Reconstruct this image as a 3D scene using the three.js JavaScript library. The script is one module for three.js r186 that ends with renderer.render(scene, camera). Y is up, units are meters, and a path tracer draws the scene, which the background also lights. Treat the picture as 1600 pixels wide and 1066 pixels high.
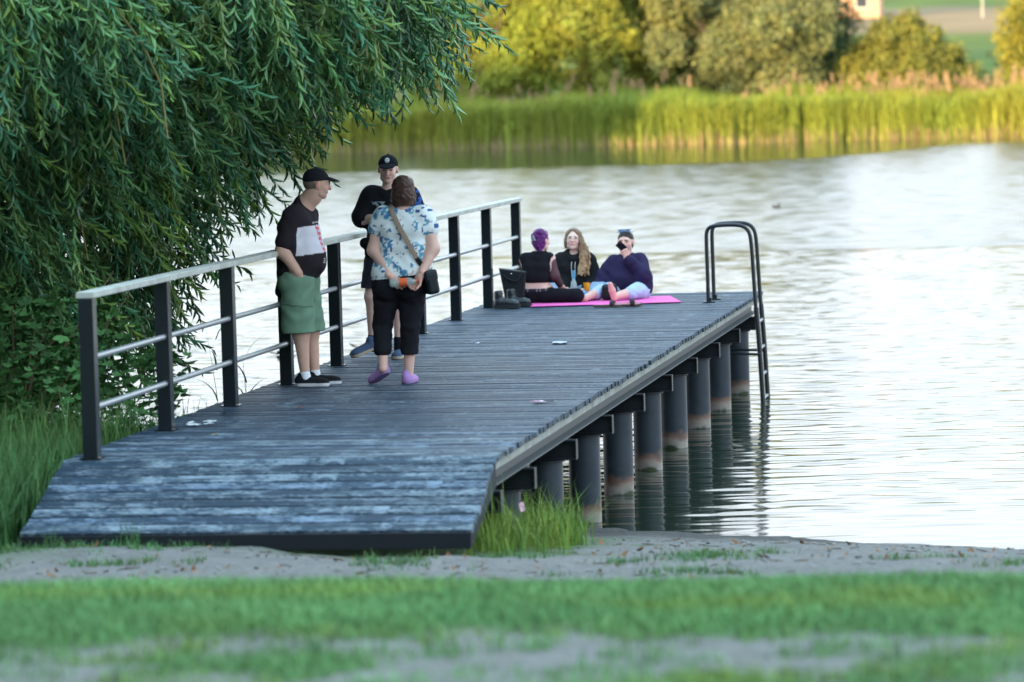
import * as THREE from 'three';
import { mergeGeometries } from 'three/addons/utils/BufferGeometryUtils.js';
import { RoundedBoxGeometry } from 'three/addons/geometries/RoundedBoxGeometry.js';

// ---------------------------------------------------------------- camera, sky, sun, exposure
// World: x across the pier (to the right), y up with the pier deck at 0, z towards the photographer; the pier runs along -z.
const scene = new THREE.Scene();
const renderer = new THREE.WebGLRenderer({ antialias: true });
renderer.toneMapping = THREE.LinearToneMapping;
renderer.toneMappingExposure = 2.5;
renderer.shadowMap.enabled = true;
const camera = new THREE.PerspectiveCamera(9.9876, 1024 / 682, 0.5, 2000);
camera.position.set(0, 2.4, 0);
camera.rotation.order = 'YXZ';
camera.rotation.set(-0.06666, 0.15908, -0.02793);
camera.focus = 34;
camera.userData.fStop = 2.3;
camera.updateMatrixWorld();

const SUN_DIR = new THREE.Vector3(-0.6, 0.118, 0.78).normalize(); // low evening sun, behind the photographer on the left
const sun = new THREE.DirectionalLight(new THREE.Color().setRGB(1, 0.72, 0.34), 5);
sun.name = 'sun';
sun.position.copy(SUN_DIR).multiplyScalar(400).add(new THREE.Vector3(-20, 0, -100));
sun.target.position.set(-20, 0, -100);
sun.castShadow = true;
sun.shadow.mapSize.set(4096, 4096);
Object.assign(sun.shadow.camera, { left: -170, right: 170, top: 120, bottom: -120, near: 10, far: 900 });
scene.add(sun, sun.target);

// ---------------------------------------------------------------- random numbers and noise
function mulberry(a) { return () => { a |= 0; a = (a + 0x6d2b79f5) | 0; let t = Math.imul(a ^ (a >>> 15), 1 | a); t = (t + Math.imul(t ^ (t >>> 7), 61 | t)) ^ t; return ((t ^ (t >>> 14)) >>> 0) / 4294967296; }; }
const hash2 = (x, y) => { let h = Math.imul(x | 0, 374761393) + Math.imul(y | 0, 668265263); h = Math.imul(h ^ (h >>> 13), 1274126177); return ((h ^ (h >>> 16)) >>> 0) / 4294967296; };
const sm = (t) => t * t * (3 - 2 * t), clamp = (x, a = 0, b = 1) => Math.min(b, Math.max(a, x)), lerp = (a, b, t) => a + (b - a) * t;
const step = (a, b, x) => sm(clamp((x - a) / (b - a)));
function noise(x, y, px = 0, py = 0) { // value noise, periodic when px, py are given
  const xi = Math.floor(x), yi = Math.floor(y), fx = sm(x - xi), fy = sm(y - yi), w = (i, p) => (p ? ((i % p) + p) % p : i);
  const a = hash2(w(xi, px), w(yi, py)), b = hash2(w(xi + 1, px), w(yi, py)), c = hash2(w(xi, px), w(yi + 1, py)), d = hash2(w(xi + 1, px), w(yi + 1, py));
  return lerp(lerp(a, b, fx), lerp(c, d, fx), fy);
}
function fbm(x, y, n = 4, px = 0, py = 0) { let s = 0, a = 0.5, t = 0; for (let i = 0; i < n; i++) { s += a * noise(x + i * 17.3 * !px, y + i * 9.1 * !px, px, py); t += a; a *= 0.5; x *= 2; y *= 2; px *= 2; py *= 2; } return s / t; }
const R = (lo, hi, rnd) => lo + (hi - lo) * rnd();

// ---------------------------------------------------------------- sky: clear evening air, pale and bright low down, blue above, a little thin cloud
{
  const W = 512, H = 256, data = new Float32Array(W * H * 4);
  for (let j = 0; j < H; j++) for (let i = 0; i < W; i++) {
    const el = ((j + 0.5) / H - 0.5) * Math.PI, az = ((i + 0.5) / W - 0.5) * 2 * Math.PI;
    const d = [Math.cos(el) * Math.cos(az), Math.sin(el), Math.cos(el) * Math.sin(az)], up = Math.max(d[1], 0);
    const h = Math.exp(-up * up * 3.5), cosS = d[0] * SUN_DIR.x + d[1] * SUN_DIR.y + d[2] * SUN_DIR.z;
    const glow = Math.pow(Math.max(0, cosS), 6) * Math.exp(-up * 4);
    const cl = step(0.5, 0.8, fbm(d[0] * 3 / (up + 0.25) + 5, d[2] * 3 / (up + 0.25) + 9, 4)) * step(0.03, 0.2, up) * 0.35;
    const low = [0.80, 0.86, 0.915], high = [0.59, 0.94, 1.2], o = (j * W + i) * 4;
    for (let c = 0; c < 3; c++) {
      let v = lerp(high[c], low[c], h) + glow * [0.9, 0.55, 0.22][c];
      v = lerp(v, [1.2, 1.16, 1.14][c], cl);
      data[o + c] = d[1] < 0 ? v * 0.35 : v;
    }
    data[o + 3] = 1;
  }
  const t = new THREE.DataTexture(data, W, H, THREE.RGBAFormat, THREE.FloatType);
  t.mapping = THREE.EquirectangularReflectionMapping; t.magFilter = t.minFilter = THREE.LinearFilter; t.wrapS = THREE.RepeatWrapping; t.needsUpdate = true;
  scene.background = t; scene.environment = t;
}

// ---------------------------------------------------------------- helpers for things, parts and materials
const names = {};
function numbered(n) { names[n] = (names[n] ?? -1) + 1; return names[n] ? `${n}_${String(names[n]).padStart(3, '0')}` : n; }
function shade(o) { o.castShadow = o.receiveShadow = true; return o; }
function thing(name, label, category, [x, y, z] = [0, 0, 0], turn = 0, group) {
  const o = new THREE.Group(); o.name = numbered(name); o.position.set(x, y, z); o.rotation.y = turn;
  o.userData = { label, category }; if (group) o.userData.group = group; scene.add(o); return o;
}
function part(name, geo, mat, parent) { const m = shade(new THREE.Mesh(geo, mat)); m.name = name; parent.add(m); return m; }
function single(name, geo, mat, label, category, group) { const m = part(numbered(name), geo, mat, scene); m.userData = { label, category }; if (group) m.userData.group = group; return m; }
function structure(name, geo, mat) { const m = part(numbered(name), geo, mat, scene); m.userData = { kind: 'structure' }; return m; }
function scatter(name, geo, mat, mats, cols, parent = scene) {
  const m = shade(new THREE.InstancedMesh(geo, mat, mats.length)); m.name = parent === scene ? numbered(name) : name;
  mats.forEach((q, i) => m.setMatrixAt(i, q)); if (cols) cols.forEach((c, i) => m.setColorAt(i, c));
  m.userData = { kind: 'stuff' }; parent.add(m); return m;
}
const rgb = (r, g, b) => new THREE.Color().setRGB(r, g, b);
const std = (c, roughness = 0.7, o = {}) => new THREE.MeshPhysicalMaterial({ color: Array.isArray(c) ? rgb(...c) : c, roughness, specularIntensity: 0.4, ...o });
const V = (x, y, z) => new THREE.Vector3(x, y, z);
const M4 = (p, q, s) => new THREE.Matrix4().compose(p, q, s);
const eul = (x, y, z, o = 'XYZ') => new THREE.Quaternion().setFromEuler(new THREE.Euler(x, y, z, o));
const box = (w, h, d, x = 0, y = 0, z = 0) => new THREE.BoxGeometry(w, h, d).translate(x, y, z);
const tube = (pts, r, seg = 24, rad = 8) => new THREE.TubeGeometry(new THREE.CatmullRomCurve3(pts.map((p) => V(...p)), false, 'catmullrom', 0.4), seg, r, rad);
function texture(w, h, fn, srgb = true) {
  const data = new Uint8Array(w * h * 4);
  for (let j = 0; j < h; j++) for (let i = 0; i < w; i++) { const c = fn(i / w, j / h, i, j), o = (j * w + i) * 4; for (let k = 0; k < 3; k++) data[o + k] = clamp(c[k], 0, 1) * 255; data[o + 3] = 255; }
  const t = new THREE.DataTexture(data, w, h); t.wrapS = t.wrapT = THREE.RepeatWrapping; t.magFilter = THREE.LinearFilter; t.minFilter = THREE.LinearMipmapLinearFilter; t.generateMipmaps = true;
  if (srgb) t.colorSpace = THREE.SRGBColorSpace; t.needsUpdate = true; return t;
}
const toS = (x) => (x <= 0.0031308 ? 12.92 * x : 1.055 * Math.pow(x, 1 / 2.4) - 0.055);
const lin = (c) => c.map(toS); // linear base colour to the sRGB of a colour map

// ---------------------------------------------------------------- signed-distance modelling for bodies, clothes and hair
// an item is a tapered capsule [ax,ay,az, bx,by,bz, ra,rb] or an ellipsoid [cx,cy,cz, rx,ry,rz]
function dist(it, x, y, z) {
  if (it.length === 8) {
    const bx = it[3] - it[0], by = it[4] - it[1], bz = it[5] - it[2], px = x - it[0], py = y - it[1], pz = z - it[2];
    const t = clamp((px * bx + py * by + pz * bz) / (bx * bx + by * by + bz * bz + 1e-12));
    return Math.hypot(px - bx * t, py - by * t, pz - bz * t) - (it[6] + (it[7] - it[6]) * t);
  }
  const px = (x - it[0]) / it[3], py = (y - it[1]) / it[4], pz = (z - it[2]) / it[5], k0 = Math.hypot(px, py, pz), k1 = Math.hypot(px / it[3], py / it[4], pz / it[5]);
  return k1 < 1e-9 ? -Math.min(it[3], it[4], it[5]) : (k0 * (k0 - 1)) / k1;
}
function sdf(items, k = 0.03, grow = 0, clips = [], cut = [], wrinkle = 0, freq = 40) {
  return (x, y, z) => {
    let d = 1e3;
    for (const it of items) { const e = dist(it, x, y, z), h = Math.max(k - Math.abs(d - e), 0) / k; d = Math.min(d, e) - h * h * k * 0.25; }
    d -= grow;
    if (wrinkle) d -= wrinkle * (Math.sin(x * freq + 2.1 * Math.sin(y * freq * 0.7 + z * 9)) * Math.sin(y * freq * 0.8 + 1.7 * Math.sin(x * freq * 0.6 - z * freq * 0.5)) + 0.5 * Math.sin(z * freq * 1.1 + y * freq * 0.5 + x * 13));
    for (const c of cut) { const e = -dist(c, x, y, z), h = Math.max(0.008 - Math.abs(d - e), 0) / 0.008; d = Math.max(d, e) + h * h * 0.002; }
    for (const [nx, ny, nz, cx, cy, cz] of clips) d = Math.max(d, nx * (x - cx) + ny * (y - cy) + nz * (z - cz));
    return d;
  };
}
function bounds(items, pad) {
  const lo = [1e9, 1e9, 1e9], hi = [-1e9, -1e9, -1e9], put = (c, r) => { for (let k = 0; k < 3; k++) { lo[k] = Math.min(lo[k], c[k] - r[k] - pad); hi[k] = Math.max(hi[k], c[k] + r[k] + pad); } };
  for (const i of items) if (i.length === 8) { put(i.slice(0, 3), [i[6], i[6], i[6]]); put(i.slice(3, 6), [i[7], i[7], i[7]]); } else put(i.slice(0, 3), i.slice(3, 6));
  return [lo, hi];
}
function net(f, [lo, hi], cell, color) { // naive surface nets
  const n = [0, 1, 2].map((k) => Math.ceil((hi[k] - lo[k]) / cell) + 2), [nx, ny, nz] = n, F = new Float32Array(nx * ny * nz), B = 4;
  for (let k = 0; k < nz; k += B) for (let j = 0; j < ny; j += B) for (let i = 0; i < nx; i += B) {
    const c = f(lo[0] + (i + 1.5) * cell, lo[1] + (j + 1.5) * cell, lo[2] + (k + 1.5) * cell), far = Math.abs(c) > cell * 7;
    for (let kk = k; kk < Math.min(k + B, nz); kk++) for (let jj = j; jj < Math.min(j + B, ny); jj++) for (let ii = i; ii < Math.min(i + B, nx); ii++) F[(kk * ny + jj) * nx + ii] = far ? c : f(lo[0] + ii * cell, lo[1] + jj * cell, lo[2] + kk * cell);
  }
  const id = new Int32Array(nx * ny * nz).fill(-1), pos = [], idx = [], at = (i, j, k) => (k * ny + j) * nx + i;
  for (let k = 0; k < nz - 1; k++) for (let j = 0; j < ny - 1; j++) for (let i = 0; i < nx - 1; i++) {
    let m = 0, cx = 0, cy = 0, cz = 0, c = 0; const g = [];
    for (let q = 0; q < 8; q++) { g[q] = F[at(i + (q & 1), j + ((q >> 1) & 1), k + (q >> 2))]; if (g[q] < 0) m |= 1 << q; }
    if (m === 0 || m === 255) continue;
    for (let q = 0; q < 8; q++) for (let b = 1; b < 8; b <<= 1) if (!(q & b) && (g[q] < 0) !== (g[q | b] < 0)) { const t = g[q] / (g[q] - g[q | b]); cx += (q & 1) + (b === 1 ? t : 0); cy += ((q >> 1) & 1) + (b === 2 ? t : 0); cz += (q >> 2) + (b === 4 ? t : 0); c++; }
    id[at(i, j, k)] = pos.length / 3; pos.push(lo[0] + (i + cx / c) * cell, lo[1] + (j + cy / c) * cell, lo[2] + (k + cz / c) * cell);
  }
  const quad = (a, b, c, d, flip) => { if (a < 0 || b < 0 || c < 0 || d < 0) return; flip ? idx.push(a, c, b, a, d, c) : idx.push(a, b, c, a, c, d); };
  for (let k = 1; k < nz - 1; k++) for (let j = 1; j < ny - 1; j++) for (let i = 1; i < nx - 1; i++) {
    const s = F[at(i, j, k)] < 0;
    if (s !== F[at(i + 1, j, k)] < 0) quad(id[at(i, j - 1, k - 1)], id[at(i, j, k - 1)], id[at(i, j, k)], id[at(i, j - 1, k)], !s);
    if (s !== F[at(i, j + 1, k)] < 0) quad(id[at(i - 1, j, k - 1)], id[at(i - 1, j, k)], id[at(i, j, k)], id[at(i, j, k - 1)], !s);
    if (s !== F[at(i, j, k + 1)] < 0) quad(id[at(i - 1, j - 1, k)], id[at(i, j - 1, k)], id[at(i, j, k)], id[at(i - 1, j, k)], !s);
  }
  const nv = pos.length / 3, nor = new Float32Array(nv * 3), col = color ? new Float32Array(nv * 3) : null, e = cell * 0.6;
  for (let v = 0; v < nv; v++) {
    const x = pos[v * 3], y = pos[v * 3 + 1], z = pos[v * 3 + 2];
    let a = f(x + e, y, z) - f(x - e, y, z), b = f(x, y + e, z) - f(x, y - e, z), c = f(x, y, z + e) - f(x, y, z - e); const l = Math.hypot(a, b, c) || 1;
    nor.set([a / l, b / l, c / l], v * 3); if (col) col.set(color(x, y, z, b / l), v * 3);
  }
  const geo = new THREE.BufferGeometry();
  geo.setAttribute('position', new THREE.BufferAttribute(new Float32Array(pos), 3)); geo.setAttribute('normal', new THREE.BufferAttribute(nor, 3));
  if (col) geo.setAttribute('color', new THREE.BufferAttribute(col, 3));
  geo.setIndex(new THREE.BufferAttribute(new Uint32Array(idx), 1));
  return geo;
}

// ================================================================ THE SETTING
const WATER = -1.06;
// ---------------------------------------------------------------- near bank: grassy brow, sandy strip, beach sloping into the lake
const profile = [[6, 0.86], [0, 0.8], [-8, 0.62], [-12, 0.45], [-14.5, 0.36], [-16.3, 0.235], [-18, -0.02], [-20, -0.27], [-21.4, -0.4], [-22.4, -0.43], [-24, -0.45]];
function bankHeight(x, z) {
  let y = profile[0][1];
  for (let i = 1; i < profile.length; i++) if (z <= profile[i - 1][0]) { const [z0, y0] = profile[i - 1], [z1, y1] = profile[i]; y = lerp(y0, y1, clamp((z0 - z) / (z0 - z1))); }
  const start = lerp(-27.5, -22.6, step(-7.6, -4.6, x)), shore = lerp(-31.5, -29.7 + (x + 4.2) * 0.5, step(-8, -4.2, x)), end = clamp(shore, -33, -26);
  if (z < start) y -= ((start - z) / (start - end)) * (y - WATER);
  y += (fbm(x * 0.9, z * 0.9, 3) - 0.5) * 0.1 * step(-12, -15, z) * step(-31, -24, z) + (fbm(x * 5, z * 5, 3) - 0.5) * 0.035;
  return y;
}
const grassMask = (x, z) => { // where turf grows on the bank: the brow, tufts in front of it, nothing on the sand strip
  const w = (fbm(x * 0.8 + 3, z * 0.8, 3) - 0.5) * 0.9, brow = step(-13.5 + w, -14.4 + w, z) * step(-20.6, -19.2, z), tufts = step(0.56, 0.72, fbm(x * 1.7, z * 1.7 + 8, 3)) * step(-15.2, -14.2, z) * 0.5 + 0.3 * fbm(x * 3, z * 3, 3) * step(-15.2, -13, z);
  const left = step(-6.4, -7.3, x + (fbm(x, z, 2) - 0.5)) * step(-20.5, -23.2, z), right = step(-23.3, -23.9, z) * step(-3.4, -3.9, x + (fbm(x * 2, z * 2, 2) - 0.5) * 0.8) * step(-28.4, -26.8, z);
  return Math.max(brow, tufts, left, right);
};
{
  const x0 = -18, x1 = 10, z0 = 6, z1 = -36, nx = 280, nz = 420, g = new THREE.PlaneGeometry(1, 1, nx, nz), p = g.attributes.position, uv = g.attributes.uv;
  for (let j = 0; j <= nz; j++) for (let i = 0; i <= nx; i++) { const v = j * (nx + 1) + i, x = lerp(x0, x1, i / nx), z = lerp(z0, z1, 1 - j / nz); p.setXYZ(v, x, bankHeight(x, z), z); uv.setXY(v, i / nx, j / nz); }
  const id = g.index.array; g.computeVertexNormals();
  if (g.attributes.normal.getY(100) < 0) { for (let t = 0; t < id.length; t += 3) { const q = id[t]; id[t] = id[t + 1]; id[t + 1] = q; } g.computeVertexNormals(); }
  const map = texture(1400, 2048, (u, v) => {
    const x = lerp(x0, x1, u), z = lerp(z1, z0, v), n = fbm(x * 6, z * 6, 4), fine = hash2(Math.round(u * 1400), Math.round(v * 2048)), m = grassMask(x, z);
    const k = 0.72 + 0.4 * n + (fine - 0.5) * 0.28, wet = step(-27.3, -28.6, z + (n - 0.5)) * 0.55;
    const sand = [0.185 * k, 0.172 * k, 0.163 * k].map((c) => c * (1 - wet)), litter = fine > 0.985 && noise(x * 3, z * 3) > 0.5, turf = [0.075 * k, 0.13 * k, 0.045 * k];
    const earthy = litter ? [0.16, 0.09, 0.05] : sand;
    return lin(earthy.map((c, i) => lerp(c, turf[i], m * (0.6 + 0.4 * n))));
  });
  map.wrapS = map.wrapT = THREE.ClampToEdgeWrapping;
  const bump = texture(512, 512, (u, v) => { const n = fbm(u * 32, v * 32, 4, 32, 32); return [n, n, n]; }, false); bump.repeat.set(20, 30);
  structure('ground', g, std('#ffffff', 0.95, { map, bumpMap: bump, bumpScale: 0.02 }));
}
// ---------------------------------------------------------------- lake: real ripples near the pier, wind-ruffled sheet beyond, a calm strip along the far reeds
const waterMat = new THREE.MeshPhysicalMaterial({ color: rgb(0.018, 0.03, 0.02), roughness: 0.08, ior: 1.33 });
{
  const rnd = mulberry(11), waves = [];
  for (let i = 0; i < 26; i++) { const L = 0.19 * Math.pow(1.055, i), a = Math.PI / 2 + (rnd() + rnd() + rnd() - 1.5) * 0.75, k = (2 * Math.PI) / L; waves.push([k * Math.cos(a), k * Math.sin(a), rnd() * 6.28, (0.0125 * Math.pow(L / 0.5, -0.25)) / k, 0.25 + 0.5 * rnd(), rnd() * 50]); }
  const height = (x, z) => { let h = 0; for (const [a, b, p, m, f, s] of waves) h += m * Math.sin(a * x + b * z + p) * (0.5 + noise(x * f + s, z * f * 0.8 + s)); return h; };
  const x0 = -26, x1 = 4, z0 = -24, z1 = -76, nx = 220, nz = 1250, g = new THREE.PlaneGeometry(1, 1, nx, nz), p = g.attributes.position;
  const calm = (x, z) => lerp(0.55, 1, step(-30, -46, z)) * step(-27, -31, z + 0) ;
  for (let j = 0; j <= nz; j++) for (let i = 0; i <= nx; i++) { const x = lerp(x0, x1, i / nx), z = lerp(z1, z0, Math.pow(j / nz, 0.8)), e = step(0, 0.5, x - x0) * step(0, 0.5, x1 - x) * step(0, 0.5, z - z1); p.setXYZ(j * (nx + 1) + i, x, WATER + height(x, z) * e * Math.max(0.3, calm(x, z)), z); }
  g.computeVertexNormals();
  if (g.attributes.normal.getY(5000) < 0) { const id = g.index.array; for (let t = 0; t < id.length; t += 3) { const q = id[t]; id[t] = id[t + 1]; id[t + 1] = q; } g.computeVertexNormals(); }
  structure('lake_water', g, waterMat);
  // the open lake: longer wind ripples that die out in a calm strip along the far reeds
  const long = []; for (let i = 0; i < 16; i++) { const L = 0.42 * Math.pow(1.045, i), a = Math.PI / 2 + (rnd() + rnd() + rnd() - 1.5) * 0.8, k = (2 * Math.PI) / L; long.push([k * Math.cos(a), k * Math.sin(a), rnd() * 6.28, 0.023 / k, 0.1 + 0.2 * rnd(), rnd() * 50]); }
  const windy = (x, z) => { const edge = -150 + (fbm(x * 0.05, z * 0.12, 3) - 0.5) * 14 - step(-16, -4, x) * 34; return step(edge - 4, edge + 3, z); };
  const fx0 = -62, fx1 = 10, fz0 = -76, fz1 = -202, mx = 270, mz = 1150, f = new THREE.PlaneGeometry(1, 1, mx, mz), q = f.attributes.position;
  for (let j = 0; j <= mz; j++) for (let i = 0; i <= mx; i++) {
    const x = lerp(fx0, fx1, i / mx), z = lerp(fz1, fz0, j / mz), ruffle = Math.max(0.1, windy(x, z)), e = step(0, 0.5, x - fx0) * step(0, 0.5, fx1 - x) * step(0, 0.5, fz0 - z);
    let h = 0; for (const [a, b, p2, m, fr, sd] of long) h += m * Math.sin(a * x + b * z + p2) * (0.65 + 0.7 * noise(x * fr + sd, z * fr + sd)); q.setXYZ(j * (mx + 1) + i, x, WATER + h * ruffle * e, z);
  }
  f.computeVertexNormals(); if (f.attributes.normal.getY(5000) < 0) { const id = f.index.array; for (let t = 0; t < id.length; t += 3) { const w = id[t]; id[t] = id[t + 1]; id[t + 1] = w; } f.computeVertexNormals(); }
  const rough = texture(256, 768, (u, v) => { const r = lerp(0.09, 0.17, windy(lerp(fx0, fx1, u), lerp(fz0, fz1, v))); return [r, r, r]; }, false); rough.wrapS = rough.wrapT = THREE.ClampToEdgeWrapping;
  structure('lake_water', f, new THREE.MeshPhysicalMaterial({ color: rgb(0.018, 0.03, 0.02), roughness: 1, roughnessMap: rough, ior: 1.33 }));
  const sheet = (xa, xb, za, zb) => structure('lake_water', new THREE.PlaneGeometry(xb - xa, za - zb, 1, 1).rotateX(-Math.PI / 2).translate((xa + xb) / 2, WATER, (za + zb) / 2), waterMat);
  sheet(-150, -26, -24, -76); sheet(4, 150, -24, -76); sheet(-150, -62, -76, -215); sheet(10, 150, -76, -215); sheet(-62, 10, -202, -215);
}
// ---------------------------------------------------------------- far bank and the hillside behind it; the banks left and right run on out of view
const farHeight = (x, z) => { const d = -z - 196.5 + (fbm(x * 0.06, 3, 2) - 0.5) * 2; return d < 0 ? WATER - 0.4 + Math.max(d, -4) * 0.1 : WATER - 0.2 + Math.min(d, 5) * 0.1 + Math.max(0, d - 5) * 0.068 + step(5, 60, d) * 0.9 + (fbm(x * 0.05, z * 0.05, 3) - 0.5) * 1.2 * step(5, 40, d); };
{
  const nx = 160, nz = 200, g = new THREE.PlaneGeometry(1, 1, nx, nz), p = g.attributes.position, col = new Float32Array(p.count * 3);
  for (let j = 0; j <= nz; j++) for (let i = 0; i <= nx; i++) {
    const v = j * (nx + 1) + i, x = lerp(-260, 220, i / nx), t = 1 - j / nz, z = lerp(-190, -900, Math.pow(t, 1.8)); p.setXYZ(v, x, farHeight(x, z), z);
    const n = fbm(x * 0.3, z * 0.3, 3), dry = step(-266, -272, z + (n - 0.5) * 8) * step(-306, -298, z), k = 0.7 + 0.6 * n;
    const a = [0.09, 0.125, 0.022], b = [0.24, 0.16, 0.085]; for (let c = 0; c < 3; c++) col[v * 3 + c] = lerp(a[c], b[c], dry) * k;
  }
  g.setAttribute('color', new THREE.BufferAttribute(col, 3)); g.computeVertexNormals();
  if (g.attributes.normal.getY(100) < 0) { const id = g.index.array; for (let t = 0; t < id.length; t += 3) { const q = id[t]; id[t] = id[t + 1]; id[t + 1] = q; } g.computeVertexNormals(); }
  structure('hillside', g, std('#ffffff', 1, { vertexColors: true }));
  const bank = (x0, x1, z0, z1, y) => structure('lake_bank', new THREE.PlaneGeometry(x1 - x0, z0 - z1, 8, 8).rotateX(-Math.PI / 2).translate((x0 + x1) / 2, y, (z0 + z1) / 2), std([0.07, 0.11, 0.035], 1));
  bank(-300, -62, -15, -200, -0.7); bank(-300, -18, 120, -15, -0.45); bank(-62, -22, -15, -42, -0.7); bank(-18, 10, 120, 6, 0.85); bank(10, 200, 120, -24, -0.45);
}

// ================================================================ THE PIER
const DECK_L = -6.953, DECK_R = -4.075, KINK = -24.66, DECK_END = -42.98, RAMP_END = -23.62, RAMP_Y = -0.36;
const woodMaps = (() => {
  const rows = 8, W = 1024, H = 512, cache = [];
  const fn = (u, v) => {
    const row = Math.floor(v * rows), t = v * rows - row, s = row * 37.7;
    const grain = fbm(u * 14 + s, t * 9 + s, 4), line = noise(u * 5 + s, t * 34 + s), wear = 0.5 * fbm(u * 7 + s * 2, t * 1.4 + s, 3) + 0.5 * fbm(u * 26 + s * 2, t * 3 + s, 4), fine = fbm(u * 120 + s, t * 26, 2);
    return [grain, line, wear, fine];
  };
  const mapOf = (lo) => texture(W, H, (u, v) => {
    const [grain, line, wear, fine] = fn(u, v), w = step(lo, lo + 0.16, wear * 0.55 + fine * 0.25 + line * 0.2), k = 0.6 + 0.55 * grain + 0.25 * (line - 0.5);
    const dark = [0.016 * k, 0.037 * k, 0.066 * k], pale = [0.235, 0.29, 0.34].map((c) => c * (0.7 + 0.5 * fine));
    return lin(dark.map((c, i) => lerp(c, pale[i], w * 0.85)));
  });
  const rough = texture(512, 512, (u, v) => { const [g, , w] = fn(u, v), r = 0.40 + 0.2 * w + 0.14 * g; return [r, r, r]; }, false);
  const bump = texture(W, H, (u, v) => { const [g, l, , f] = fn(u, v), h = 0.35 * l + 0.35 * g + 0.3 * f; return [h, h, h]; }, false);
  return [0.475, 0.545].map((lo) => ({ map: mapOf(lo), roughnessMap: rough, bumpMap: bump }));
})();
const [wornMats, plankMats] = woodMaps.map((maps) => [[0.92, 0.92, 0.92], [0.7, 0.72, 0.75], [1, 1, 1], [0.8, 0.85, 0.95]].map((c) => new THREE.MeshPhysicalMaterial({ color: rgb(...c), specularIntensity: 0.75, roughness: 1, ...maps, bumpScale: 0.005 })));
function plankGeo(len, w, t, row, seed) { // a sawn board with eased edges; uv: along the board, one row of the wood map across it
  const c = 0.007, sh = new THREE.Shape([[-w / 2 + c, -t], [w / 2 - c, -t], [w / 2, -t + c], [w / 2, -c], [w / 2 - c, 0], [-w / 2 + c, 0], [-w / 2, -c], [-w / 2, -t + c]].map((q) => new THREE.Vector2(...q)));
  const g = new THREE.ExtrudeGeometry(sh, { depth: len, bevelEnabled: false }).rotateY(Math.PI / 2).translate(-len / 2, 0, 0), p = g.attributes.position, uv = g.attributes.uv;
  for (let i = 0; i < p.count; i++) uv.setXY(i, (p.getX(i) + len / 2) / 3 + seed, (row + 0.04 + 0.92 * clamp((p.getZ(i) + w / 2 - p.getY(i)) / (w + t))) / 8);
  return g;
}
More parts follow.
